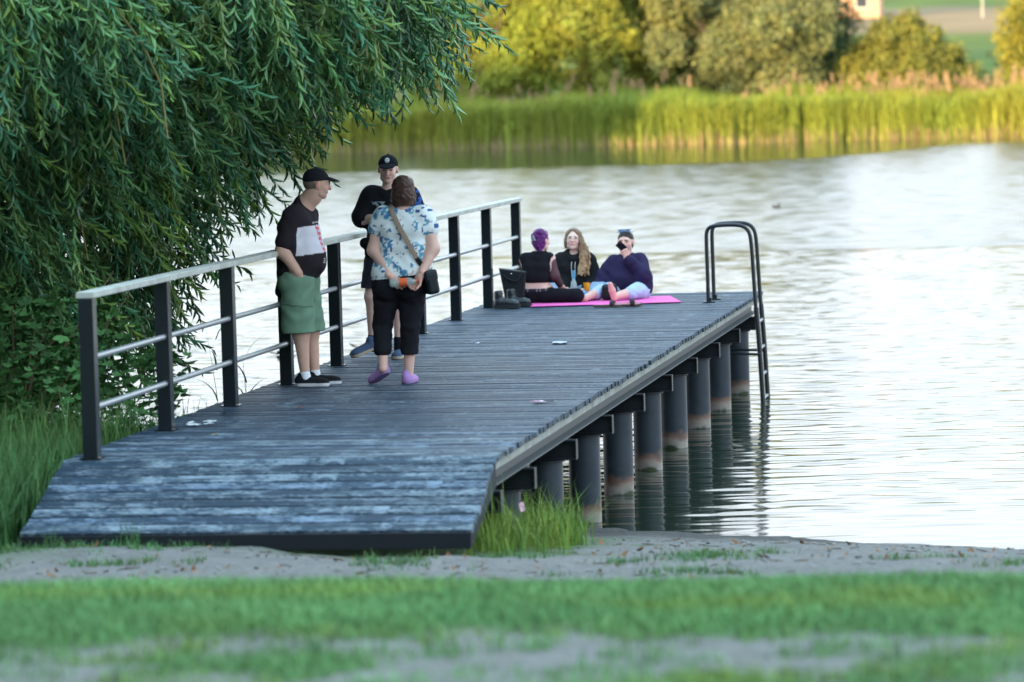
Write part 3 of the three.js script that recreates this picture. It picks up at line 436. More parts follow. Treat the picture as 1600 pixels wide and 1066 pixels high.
// ---------------------------------------------------------------- broad-leaved shrub and long grass at the foot of the willow, grass on the bank
{
  const rnd = mulberry(9), lobed = (() => { const o = []; for (const a of [-0.9, 0, 0.9]) o.push(leafShape(0.085, 0.05, 0.15, 3).applyMatrix4(M4(V(0, 0, 0), eul(0, 0, a), V(1, 1, 1)))); return merge(o); })();
  const shrub = thing('leafy_shrub', 'broad-leaved shrub growing under the willow behind the first railing posts', 'shrub', [-8.4, -0.45, -28.4]);
  for (let i = 0; i < 14; i++) { const a = rnd() * 6.28, r = R(0.4, 1.1, rnd); part('stem', limb([[R(-0.2, 0.2, rnd), -0.1, R(-0.2, 0.2, rnd)], [Math.cos(a) * r * 0.4, R(0.5, 0.9, rnd), Math.sin(a) * r * 0.4], [Math.cos(a) * r, R(0.9, 1.5, rnd), Math.sin(a) * r]], 0.014, 0.004, 8), std([0.16, 0.12, 0.07], 0.9), shrub); }
  const m = [], c = []; for (let i = 0; i < 3600; i++) { const a = rnd() * 6.28, r = Math.sqrt(rnd()) * 1.35, y = R(0.02, 1.5, rnd) * (1 - 0.45 * (r / 1.35) ** 2); m.push(M4(V(Math.cos(a) * r, y, Math.sin(a) * r), eul(R(0.6, 2.6, rnd), rnd() * 6.28, R(-0.6, 0.6, rnd), 'YXZ'), V(1, 1, 1).multiplyScalar(R(0.5, 1.0, rnd)))); const v = R(0.5, 1.5, rnd); c.push(rgb(v, v, v * 0.9)); }
  scatter('foliage', lobed, leafMat([0.06, 0.15, 0.05], 0.5), m, c, shrub);
  const tuft = (n, h0, h1, w, spread, lean) => { const o = []; for (let i = 0; i < n; i++) o.push(blade(R(h0, h1, rnd), w * R(0.7, 1.2, rnd), R(0.1, lean, rnd), 4).applyMatrix4(M4(V(R(-spread, spread, rnd), -0.01, R(-spread, spread, rnd)), eul(0, rnd() * 6.28, 0), V(1, 1, 1)))); return merge(o); };
  const lay = (name, label, geo, mat, spots) => { const ms = [], cs = []; for (const [x, z, s] of spots) { ms.push(M4(V(x, bankHeight(x, z), z), eul(R(-0.1, 0.1, rnd), rnd() * 6.28, R(-0.1, 0.1, rnd)), V(s, s * R(0.8, 1.2, rnd), s))); const v = R(0.7, 1.3, rnd) * (0.7 + 0.6 * fbm(x * 1.3 + 40, z * 1.1, 3)), dryish = step(0.5, 0.75, fbm(x * 0.9, z * 2.1 + 70, 3)); cs.push(rgb(v * R(0.85, 1.2, rnd) * (1 + 0.35 * dryish), v, v * (1 - 0.35 * dryish))); } const o = scatter(name, geo, mat, ms, cs); o.userData = { kind: 'stuff', label, category: 'grass' }; return o; };
  const fill = (n, x0, x1, z0, z1, ok, s0 = 0.8, s1 = 1.25) => { const o = []; for (let i = 0; i < n; i++) { const x = R(x0, x1, rnd), z = R(z0, z1, rnd); if (ok(x, z, rnd())) o.push([x, z, R(s0, s1, rnd)]); } return o; };
  const gm = leafMat([0.07, 0.165, 0.05], 0.6), bright = leafMat([0.16, 0.27, 0.05], 0.6);
  lay('lawn_grass', 'short soft green lawn grass along the brow of the bank', tuft(34, 0.03, 0.075, 0.006, 0.11, 0.9), leafMat([0.15, 0.30, 0.11], 0.9), fill(19000, -6.4, 1.2, -11.5, -18.2, (x, z, q) => q < grassMask(x, z) * 1.1 - 0.1));
  lay('long_grass', 'long unmown grass left of the ramp under the willow', tuft(14, 0.3, 0.62, 0.011, 0.1, 0.7), gm, fill(3200, -10.5, -6.98, -22.9, -30, (x, z, q) => (x < -7.03 - (z + 24) * 0 - R(0, 0.1, rnd)) && q < step(-22.8, -24.2, z + (noise(x * 2, z) - 0.5)) + 0.1));
  lay('shore_grass', 'bright green grass clump around the first piles on the beach', tuft(13, 0.22, 0.5, 0.009, 0.08, 0.75), bright, fill(430, -4.7, -3.3, -23.7, -28.8, (x, z, q) => { const e = -4.12 + 0.42 * Math.sin((z + 23.4) * -0.75) + 0.18 * (noise(x * 3, z * 2) - 0.5); return x < e + 0.1 && q < 0.95 && !(x < -4.15 && z > -24.6); }, 0.4, 1.0));
  lay('sand_tufts', 'thin low grass tufts on the sand strip before the ramp', tuft(9, 0.03, 0.08, 0.005, 0.06, 0.9), gm, fill(2600, -7.4, -0.3, -21.9, -23.55, (x, z, q) => noise(x * 1.6 + 3, z * 2.4) * 0.7 + noise(x * 6, z * 6) * 0.3 > 0.63 - 0.1 * (z < -23.3)));
  // dead leaves, twigs and pebbles lying on the sand strip
  { const bits = [[], [], []], cs = [[], [], []]; for (let i = 0; i < 1900; i++) { const x = R(-7.3, 0, rnd), z = R(-21.6, -27.5, rnd); if (z < -23.5 && x < -3.7) continue; if (noise(x * 1.2 + 5, z * 2) < R(0.15, 0.75, rnd)) continue; const k = i % 3, y = bankHeight(x, z); bits[k].push(M4(V(x, y + 0.006, z), eul(R(-0.5, 0.5, rnd), rnd() * 6.28, R(-0.4, 0.4, rnd)), V(1, 1, 1).multiplyScalar(R(0.4, 1.1, rnd)))); const v = R(0.5, 1.5, rnd); cs[k].push(rgb(v, v, v)); }
    const litter = thing('beach_litter', 'dead leaves, twig bits and pebbles scattered on the sand strip', 'litter'); litter.userData.kind = 'stuff';
    scatter('dead_leaves', leafShape(0.06, 0.03, 0.4, 3).rotateX(Math.PI / 2), std([0.22, 0.11, 0.055], 0.9, { side: THREE.DoubleSide }), bits[0], cs[0], litter); scatter('twig_bits', new THREE.CylinderGeometry(0.003, 0.004, 0.09, 5).rotateX(Math.PI / 2), std([0.12, 0.085, 0.06], 0.9), bits[1], cs[1], litter); scatter('pebbles', new THREE.IcosahedronGeometry(0.014, 1).scale(1, 0.6, 1.2), std([0.2, 0.19, 0.18], 0.85), bits[2], cs[2], litter); }
  const small = (x, z, s, label) => { const t = single('grass_tuft', tuft(22, 0.1, 0.3, 0.007, 0.07, 0.8), gm, label, 'grass', undefined); t.position.set(x, bankHeight(x, z), z); t.scale.setScalar(s); };
  small(-6.22, -23.52, 0.95, 'small grass tuft growing against the ramp front board'); small(-6.72, -23.5, 0.6, 'low grass tuft at the left corner of the ramp front');
  // a few arching reed leaves beside the railing
  const rb = std([0.05, 0.10, 0.05], 0.5, { side: THREE.DoubleSide });
  [[-7.12, -28.5, 1.35, 0.7, -0.6], [-7.15, -30.1, 1.75, 0.55, -2.2], [-7.1, -29.3, 1.25, 0.9, 0.2], [-7.2, -31.2, 1.5, 0.8, -2.6], [-7.16, -27.6, 1.3, 0.75, -1.9], [-7.12, -30.6, 1.3, 0.9, 0.5]].forEach(([x, z, h, l, yaw], i) => { const p = thing('reed_plant', `thin reed plant with arching leaves beyond the railing, ${['second', 'fifth', 'third', 'farthest', 'nearest', 'fourth'][i]} along the pier edge`, 'plant', [x, WATER - 0.1, z], yaw, 'reeds beside the railing'); part('stalk', blade(h, 0.012, 0.12, 6), rb, p); for (let k = 0; k < 3; k++) part('reed_leaf', blade(R(0.3, 0.5, rnd), 0.016, R(0.7, 1.3, rnd), 7).applyMatrix4(M4(V(0, h * (0.62 + 0.14 * k), 0.08 * h * 0.6), eul(0.3, k * 2.3, 0, 'YXZ'), V(1, 1, 1))), rb, p); });
}

// ================================================================ PEOPLE
const skinMat = new THREE.MeshPhysicalMaterial({ vertexColors: true, roughness: 0.55, specularIntensity: 0.6 }), clothMat = new THREE.MeshPhysicalMaterial({ vertexColors: true, roughness: 0.9, specularIntensity: 0.2 }), hairMat = new THREE.MeshPhysicalMaterial({ vertexColors: true, roughness: 0.5, specularIntensity: 0.5 });
const flat = (c) => () => c;
const basis = (pos, fwd, up) => { const z = V(...fwd).normalize(), x = V(...up).cross(z).normalize(), y = z.clone().cross(x); return new THREE.Matrix4().makeBasis(x, y, z).setPosition(...pos); };
const HEAD = [[0, 0.028, -0.012, 0.075, 0.09, 0.095], [0, -0.03, 0.022, 0.058, 0.08, 0.068], [-0.034, -0.072, 0.018, 0.034, -0.072, 0.018, 0.03, 0.03], [0, -0.094, 0.058, 0.024, 0.02, 0.022], [-0.036, -0.03, 0.056, 0.022, 0.022, 0.022], [0.036, -0.03, 0.056, 0.022, 0.022, 0.022], [-0.034, 0.02, 0.072, 0.034, 0.02, 0.072, 0.014, 0.014]];
const NOSE = [[0, 0.006, 0.088, 0, -0.03, 0.107, 0.009, 0.015]], EARS = [[-0.079, -0.006, -0.008, 0.011, 0.031, 0.02], [0.079, -0.006, -0.008, 0.011, 0.031, 0.02]], LIPS = [[-0.018, -0.06, 0.082, 0.018, -0.06, 0.082, 0.009, 0.009]], SOCKETS = [[-0.031, 0.001, 0.093, 0.015, 0.01, 0.012], [0.031, 0.001, 0.093, 0.015, 0.01, 0.012]];
function headGeo(tone, brow = [0.06, 0.035, 0.025], fat = 1) {
  const a = sdf(HEAD, 0.03, 0, [], SOCKETS), b = sdf([...NOSE, ...EARS, ...LIPS], 0.004), f = (x, y, z) => { x /= fat; const p = a(x, y, z), q = b(x, y, z), h = Math.max(0.012 - Math.abs(p - q), 0) / 0.012; return Math.min(p, q) - h * h * 0.003; };
  return net(f, [[-0.11, -0.13, -0.12], [0.11, 0.13, 0.14]], 0.0042, (x, y, z) => {
    const ax = Math.abs(x);
    if (z > 0.06 && ax > 0.012 && ax < 0.05 && Math.abs(y - 0.022 - 0.08 * (0.03 - ax)) < 0.005) return brow;
    if (z > 0.06 && Math.hypot((ax - 0.031) / 1.5, y - 0.001) < 0.006) return [0.03, 0.022, 0.018];
    if (z > 0.07 && ax < 0.024 && Math.abs(y + 0.06) < 0.008) return [tone[0] * 0.85, tone[1] * 0.55, tone[2] * 0.55];
    const red = (z > 0.05 && Math.hypot(ax - 0.038, y + 0.03) < 0.02) || (z > 0.095 && y < 0) || ax > 0.076 ? 0.85 : 1; return [tone[0], tone[1] * red, tone[2] * red];
  });
}
function handGeo(tone, side, curl) { // wrist at 0, fingers along -y, palm towards +z, thumb on the side given
  const it = [[0, 0.035, 0, 0, -0.01, 0, 0.026, 0.027]];
  for (const x of [-0.024, 0, 0.024]) it.push([x * 0.75, -0.015, 0, x, -0.08, 0, 0.015, 0.014]);
  const tips = []; [[0.034, 0.058], [0.012, 0.074], [-0.011, 0.078], [-0.033, 0.066]].forEach(([x, L], i) => { let p = [-x * side, -0.083, 0.002], a = 0.15; [0.45, 0.32, 0.23].forEach((s, k) => { a += curl * [0.7, 1.0, 0.7][k]; const l = L * s, q = [p[0] * 1.01, p[1] - Math.cos(a) * l, p[2] + Math.sin(a) * l]; tips.push([...p, ...q, 0.0095 - 0.0008 * k, 0.0088 - 0.0008 * k]); p = q; }); });
  tips.push([0.022 * side, -0.02, 0.006, 0.046 * side, -0.055, 0.016, 0.014, 0.011], [0.046 * side, -0.055, 0.016, 0.05 * side, -0.088, 0.028 + 0.02 * curl, 0.011, 0.009]);
  const a = sdf(it, 0.02), b = sdf(tips, 0.003), f = (x, y, z) => { const p = a(x, y, z), q = b(x, y, z), h = Math.max(0.008 - Math.abs(p - q), 0) / 0.008; return Math.min(p, q) - h * h * 0.002; };
  return net(f, [[-0.07, -0.19, -0.035], [0.07, 0.065, 0.11]], 0.0036, flat([tone[0] * 1.02, tone[1] * 0.92, tone[2] * 0.9]));
}
const foot = (heel, toe, r = 0.034) => { const m = heel.map((h, i) => lerp(h, toe[i], 0.55)); return [[...heel, ...m, r, r], [...m, ...toe, r, r * 0.72]]; };
function person(label, at, o) {
  const t = thing('person', label, 'person', at), geos = [], colr = (x, y, z) => { const n = 0.96 + 0.08 * noise(x * 40 + 9, y * 40 + z * 30); return [o.tone[0] * n, o.tone[1] * n, o.tone[2] * n]; };
  geos.push(net(sdf(o.body, o.k ?? 0.04), bounds(o.body, 0.03), 0.011, colr));
  geos.push(headGeo(o.tone, o.brow, o.fat ?? 1).applyMatrix4(basis(o.head.at, o.head.face, o.head.up ?? [0, 1, 0])));
  for (const h of o.hands ?? []) geos.push(handGeo(o.tone, h.thumb, h.curl).applyMatrix4(basis(h.at, h.palm, h.dir.map((q) => -q))));
  for (const f of o.feet ?? []) geos.push(net(sdf(f, 0.015), bounds(f, 0.02), 0.006, flat([o.tone[0], o.tone[1] * 0.85, o.tone[2] * 0.85])));
  part('body', mergeGeometries(geos), skinMat, t);
  for (const c of o.wear ?? []) wear(t, c);
  return t;
}
function wear(t, c) { // one garment, shoe or head of hair
  const geo = net(sdf(c.items, c.k ?? 0.04, c.grow ?? 0, c.clips ?? [], c.cut ?? [], c.wrinkle ?? 0, c.freq ?? 40), bounds(c.items, 0.035 + (c.grow ?? 0)), c.cell ?? 0.009, c.color);
  if (c.matrix) geo.applyMatrix4(c.matrix);
  const m = part(c.name, geo, c.mat ?? clothMat, t); if (c.label) m.userData.label = c.label; return m;
}
const CAP = [[0, 0.045, -0.012, 0.087, 0.085, 0.106]], BRIM = [[0, 0.052, 0.1, 0.072, 0.012, 0.085]];
function cap(t, head, color, logo) {
  const m = basis(head.at, head.face, head.up ?? [0, 1, 0]), dome = sdf(CAP, 0.01, 0, [[0, -1, 0.12, 0, 0.03, 0]]), brim = sdf(BRIM, 0.01, 0, [[0, 0, -1, 0, 0, 0.05]]);
  const c = part('cap', net((x, y, z) => Math.min(dome(x, y, z), brim(x, y + 1.2 * x * x + 0.25 * Math.max(0, z - 0.09), z)), [[-0.11, -0.03, -0.14], [0.11, 0.15, 0.21]], 0.0042, (x, y, z) => (logo && z > 0.02 && y > 0.062 ? logo(x, y) : null) ?? color).applyMatrix4(m), clothMat, t);
  part('cap_button', new THREE.SphereGeometry(0.008, 10, 8).translate(0, 0.131, -0.012).applyMatrix4(m), std(rgb(...color), 0.8), c); return c;
}
function shoe(t, at, fwd, up, upper, sole, L = 0.285, mark) { // sole at y 0 in its own axes
  const it = [[0, 0.045, -L * 0.32, 0.036, 0.05, 0.05], [0, 0.06, -L * 0.3, 0, 0.09, -L * 0.26, 0.036, 0.036], [0, 0.045, -L * 0.2, 0, 0.036, L * 0.2, 0.04, 0.034], [0, 0.028, L * 0.32, 0.043, 0.032, 0.05], [0, 0.012, -L * 0.3, 0, 0.012, L * 0.33, 0.042, 0.048]];
  const g = net(sdf(it, 0.025, 0, [[0, -1, 0, 0, 0, 0]]), bounds(it, 0.02), 0.0065, (x, y, z) => (y < 0.026 ? sole : (mark && mark(x, y, z)) || upper)).applyMatrix4(basis(at, fwd, up));
  return part('shoe', g, clothMat, t);
}

// ---------------------------------------------------------------- man in the colour-block shirt, seen from his right side
{
  const tone = [0.573, 0.348, 0.268], head = { at: [0.052, 1.615, 0.0], face: [0.93, -0.06, -0.36], up: [0.06, 1, 0] };
  const sh = [[-0.1, 1.36, 0.15, -0.09, 1.36, -0.17, 0.085, 0.085], [-0.115, 1.26, 0.07, -0.115, 1.26, -0.08, 0.135, 0.135], [-0.03, 1.18, 0, 0.09, 0.14, 0.15], [-0.12, 1.1, 0.06, -0.12, 1.1, -0.06, 0.15, 0.15], [-0.035, 1.035, 0.02, 0.132, 0.175, 0.17], [-0.125, 0.94, 0.06, -0.125, 0.94, -0.06, 0.135, 0.135], [-0.06, 1.45, 0, -0.09, 1.36, 0, 0.07, 0.1]];
  const uArmR = [-0.115, 1.345, 0.185, -0.19, 1.095, 0.255, 0.064, 0.05], fArmR = [-0.19, 1.095, 0.255, -0.085, 0.925, 0.205, 0.05, 0.036], uArmL = [-0.09, 1.345, -0.2, -0.12, 1.08, -0.27, 0.062, 0.05], fArmL = [-0.12, 1.08, -0.27, -0.09, 0.92, -0.21, 0.048, 0.036];
  const hips = [[-0.125, 0.87, 0.08, -0.125, 0.87, -0.08, 0.13, 0.13]], thR = [-0.12, 0.84, 0.095, -0.095, 0.44, 0.095, 0.105, 0.07], thL = [-0.1, 0.84, -0.095, -0.06, 0.44, -0.1, 0.105, 0.07], caR = [-0.095, 0.44, 0.095, -0.075, 0.085, 0.085, 0.067, 0.036], caL = [-0.06, 0.44, -0.1, -0.03, 0.085, -0.1, 0.067, 0.036];
  const neck = [0.025, 1.55, 0, -0.065, 1.43, 0, 0.068, 0.082];
  const shirtC = (x, y, z) => { const v = y - 0.11 * (x + 0.02), arm = (x < -0.06 - (1.3 - y) * 0.12 && z > 0.14) || z < -0.2; if (!arm && v < 1.285 && v > 1.06) { if (x > 0.0 && z > 0.02 && z < 0.085 && Math.sin(y * 150) + Math.sin(z * 190 + y * 60) > -0.35) return [0.62, 0.09, 0.13]; return [0.62, 0.6, 0.66]; } if (!arm && x > -0.01 && z > 0.0 && z < 0.1 && v > 1.3 && v < 1.313 && Math.sin(z * 300) > 0) return [0.6, 0.58, 0.6]; if (x > 0.03 && z > 0.02 && z < 0.08 && y > 0.985 && y < 1.03 && Math.sin(y * 420) > -0.1) return [0.55, 0.53, 0.56]; return [0.026, 0.02, 0.026]; };
  const t = person('man in dark cap, black and white shirt and green shorts, hand in pocket', [-6.5, 0, -30.57], {
    tone, head, fat: 1.04, brow: [0.12, 0.09, 0.07], body: [...sh.map((i) => i.slice()), uArmR, fArmR, uArmL, fArmL, ...hips, thR, thL, caR, caL, neck, [0.03, 1.52, 0, 0.05, 1.6, 0, 0.06, 0.06]],
    hands: [{ at: [-0.08, 0.91, 0.188], dir: [0.3, -0.85, -0.42], palm: [0.1, 0.1, -1], thumb: 1, curl: 0.25 }, { at: [-0.088, 0.905, -0.2], dir: [0.3, -0.9, 0.3], palm: [0, 0.1, 1], thumb: -1, curl: 0.3 }],
    wear: [
      { name: 'shirt', items: [...sh, [-0.115, 1.345, 0.185, -0.165, 1.17, 0.235, 0.075, 0.068], [-0.09, 1.345, -0.2, -0.11, 1.17, -0.25, 0.075, 0.068], [-0.13, 0.86, 0.06, -0.13, 0.86, -0.06, 0.135, 0.135]], grow: 0.017, clips: [[0, -1, 0, 0, 0.87, 0], [-0.12, -0.9, 0.2, -0.175, 1.14, 0.24]].slice(0, 1), cut: [[0.03, 1.545, 0, 0.085, 0.1, 0.085]], wrinkle: 0.0042, freq: 30, color: shirtC, cell: 0.0075 },
      { name: 'shorts', items: [[-0.125, 0.85, 0.08, -0.125, 0.85, -0.08, 0.14, 0.14], [-0.12, 0.82, 0.095, -0.115, 0.42, 0.1, 0.118, 0.118], [-0.1, 0.82, -0.095, -0.06, 0.42, -0.105, 0.115, 0.112]], k: 0.03, grow: 0.012, clips: [[0, -1, 0, 0, 0.435, 0], [0, 1, 0, 0, 0.93, 0]], wrinkle: 0.006, freq: 26, color: (x, y, z) => { const n = 0.9 + 0.2 * noise(x * 30 + 5, y * 20 + z * 20), seam = z > 0.1 && Math.abs(y - 0.655 + 0.12 * (x + 0.1)) < 0.005 && x < 0.02 ? 0.5 : 1; return [0.15 * n * seam, 0.25 * n * seam, 0.175 * n * seam]; } },
      ...[[[-0.075, 0.11, 0.087], [-0.07, 0.07, 0.086]], [[-0.033, 0.11, -0.1], [-0.028, 0.07, -0.1]]].map(([a, b]) => ({ name: 'sock', items: [[...a, ...b, 0.041, 0.043]], clips: [[0, 1, 0, 0, 0.142, 0]], color: (x, y) => (y > 0.125 ? [0.2, 0.2, 0.26] : [0.72, 0.73, 0.78]), cell: 0.007 })),
      { name: 'hair', items: [[0, 0.015, -0.02, 0.0765, 0.08, 0.094]], clips: [[0, 0, 1, 0, 0, 0.01], [0, -1, 0, 0, -0.045, 0], [0, 1, 0, 0, 0.05, 0]], color: flat([0.16, 0.13, 0.11]), matrix: basis(head.at, head.face, head.up), cell: 0.005, mat: hairMat },
    ],
  });
  cap(t, head, [0.016, 0.016, 0.022]);
  const mk = (x, y, z) => (x > 0.015 && y > 0.03 && ((Math.abs(z + 0.02 - (y - 0.045) * 1.2) < 0.011 && y < 0.062) || (Math.abs(z + 0.025 + (y - 0.045) * 1.4) < 0.009 && y < 0.062) || (z < -0.07 && y > 0.055 && y < 0.072)) ? [0.62, 0.63, 0.66] : null);
  shoe(t, [-0.02, 0.002, 0.09], [1, 0, 0.06], [0, 1, 0], [0.014, 0.014, 0.018], [0.6, 0.6, 0.62], 0.285, mk); shoe(t, [0.035, 0.002, -0.1], [1, 0, -0.1], [0, 1, 0], [0.014, 0.014, 0.018], [0.6, 0.6, 0.62], 0.285, mk);
  // small dark pouch worn on his far hip
  wear(t, { name: 'hip_pouch', items: [[-0.27, 0.83, -0.06, -0.28, 0.76, -0.05, 0.045, 0.05]], color: flat([0.016, 0.016, 0.025]), label: 'black pouch on the far hip' });
}
// ---------------------------------------------------------------- woman from behind, hands clasped on a bottle behind her back
{
  const tone = [0.610, 0.372, 0.305], head = { at: [0.132, 1.54, -0.02], face: [-0.25, -0.05, -0.97] };
  const tor = [[-0.02, 1.345, 0, 0.285, 1.34, 0, 0.068, 0.068], [0.04, 1.24, 0, 0.225, 1.24, 0, 0.118, 0.118], [0.05, 1.09, 0, 0.215, 1.09, 0, 0.12, 0.12], [0.03, 0.95, 0.0, 0.215, 0.95, 0, 0.13, 0.13], [0.12, 1.2, -0.08, 0.14, 0.1, 0.1]];
  const hips = [[0.0, 0.82, 0.015, 0.17, 0.82, 0.015, 0.135, 0.135], [-0.015, 0.77, 0.05, 0.1, 0.11, 0.11], [0.185, 0.77, 0.05, 0.1, 0.11, 0.11]];
  const uL = [-0.06, 1.335, 0.0, -0.108, 1.075, 0.04, 0.058, 0.05], fL = [-0.108, 1.075, 0.04, 0.05, 0.87, 0.16, 0.049, 0.033], uR = [0.322, 1.33, 0.0, 0.372, 1.08, 0.04, 0.058, 0.05], fR = [0.372, 1.08, 0.04, 0.285, 0.872, 0.16, 0.049, 0.033];
  const thL = [-0.015, 0.78, 0, -0.064, 0.47, -0.01, 0.1, 0.062], cL = [-0.064, 0.47, -0.01, -0.048, 0.13, 0.115, 0.06, 0.034], thR = [0.185, 0.78, 0, 0.162, 0.45, 0, 0.1, 0.062], cR = [0.162, 0.45, 0, 0.14, 0.07, 0.01, 0.06, 0.035];
  const neck = [0.132, 1.49, -0.01, 0.132, 1.37, 0.0, 0.055, 0.062], bottom = (x) => 0.845 + 0.11 * (x + 0.1);
  const flowers = (x, y, z) => { const a = noise(x * 24 + 3, y * 22 + z * 6), b = noise(x * 70 + 11, y * 66 + z * 9), c = noise(x * 40 + 31, y * 44 + 7), e = noise(x * 60, y * 60 + 5); if (a > 0.62 && b > 0.42) return e > 0.55 ? [0.06, 0.17, 0.34] : [0.10, 0.28, 0.40]; if (a > 0.5 && b > 0.58) return [0.24, 0.42, 0.48]; if (c > 0.79) return [0.05, 0.10, 0.25]; if (c < 0.16 && b > 0.4) return [0.5, 0.36, 0.36]; return [0.66, 0.70, 0.70]; };
  const t = person('woman seen from behind in floral blouse and black capri trousers', [-5.9, 0, -30.65], {
    tone, head, body: [...tor, ...hips.map((i) => (i.length === 8 ? [...i.slice(0, 6), i[6] * 0.85, i[7] * 0.85] : [...i.slice(0, 3), ...i.slice(3).map((r) => r * 0.8)])), uL, fL, uR, fR, thL, cL, thR, cR, neck],
    hands: [{ at: [0.052, 0.866, 0.163], dir: [0.82, -0.5, 0.2], palm: [0.3, 0.1, 0.95], thumb: -1, curl: 0.55 }, { at: [0.283, 0.868, 0.163], dir: [-0.6, -0.78, 0.2], palm: [-0.35, 0.1, 0.93], thumb: 1, curl: 0.75 }],
    wear: [
      { name: 'blouse', items: [...tor, [-0.03, 1.34, 0, -0.078, 1.245, 0.012, 0.075, 0.066], [0.295, 1.335, 0, 0.342, 1.24, 0.012, 0.075, 0.066], [0.01, 0.87, 0.02, 0.17, 0.9, 0.02, 0.142, 0.142]], grow: 0.012, clips: [[0.11, -0.99, 0, -0.1, 0.838, 0]], cut: [[0.132, 1.485, 0, 0.075, 0.085, 0.08]], wrinkle: 0.0038, freq: 26, color: flowers, cell: 0.0075 },
      { name: 'trousers', items: [...hips, [-0.015, 0.78, 0, -0.064, 0.47, -0.01, 0.112, 0.071], [-0.064, 0.47, -0.01, -0.058, 0.28, 0.062, 0.071, 0.062], [0.185, 0.78, 0, 0.162, 0.45, 0, 0.112, 0.071], [0.162, 0.45, 0, 0.15, 0.22, 0.006, 0.071, 0.06]], k: 0.018, grow: 0.008, clips: [[0, 1, 0, 0, 0.95, 0], [0, -1, 0, 0, 0.235, 0]], wrinkle: 0.0055, freq: 38, color: flat([0.013, 0.013, 0.017]) },
      { name: 'hair', items: [[0, 0.045, -0.015, 0.088, 0.085, 0.102], [0, -0.03, -0.045, 0.086, 0.09, 0.072], [-0.03, -0.1, -0.04, 0.03, -0.1, -0.04, 0.045, 0.045], [-0.075, -0.05, 0.0, 0.025, 0.07, 0.045], [0.075, -0.05, 0.0, 0.025, 0.07, 0.045]], k: 0.03, clips: [[0, 0, 1, 0, 0.03, 0.052], [0, -1, 0, 0, -0.118, 0]], wrinkle: 0.004, freq: 75, color: (x, y, z) => { const n = 0.55 + 0.95 * noise(x * 170 + 50, y * 12 + z * 60); return [0.062 * n, 0.032 * n, 0.026 * n]; }, matrix: basis(head.at, head.face, [0, 1, 0]), cell: 0.0055, mat: hairMat },
    ],
  });
  const glasses = part('glasses', mergeGeometries([new THREE.TorusGeometry(0.024, 0.0022, 6, 20).translate(-0.031, 0, 0.112), new THREE.TorusGeometry(0.024, 0.0022, 6, 20).translate(0.031, 0, 0.112), box(0.002, 0.004, 0.11, -0.08, 0.004, 0.06), box(0.002, 0.004, 0.11, 0.08, 0.004, 0.06), box(0.05, 0.003, 0.003, 0.066, 0.004, 0.114), box(0.05, 0.003, 0.003, -0.066, 0.004, 0.114)]).applyMatrix4(basis(head.at, head.face, [0, 1, 0])), std([0.55, 0.5, 0.42], 0.25, { metalness: 0.8 }), t);
  shoe(t, [-0.085, 0.05, 0.05], [-0.72, -0.42, -0.55], [-0.3, 0.87, -0.3], [0.36, 0.2, 0.44], [0.28, 0.17, 0.36], 0.225); shoe(t, [0.135, 0.002, -0.045], [0.12, 0, -0.99], [0, 1, 0], [0.38, 0.21, 0.46], [0.3, 0.18, 0.38], 0.225);
}
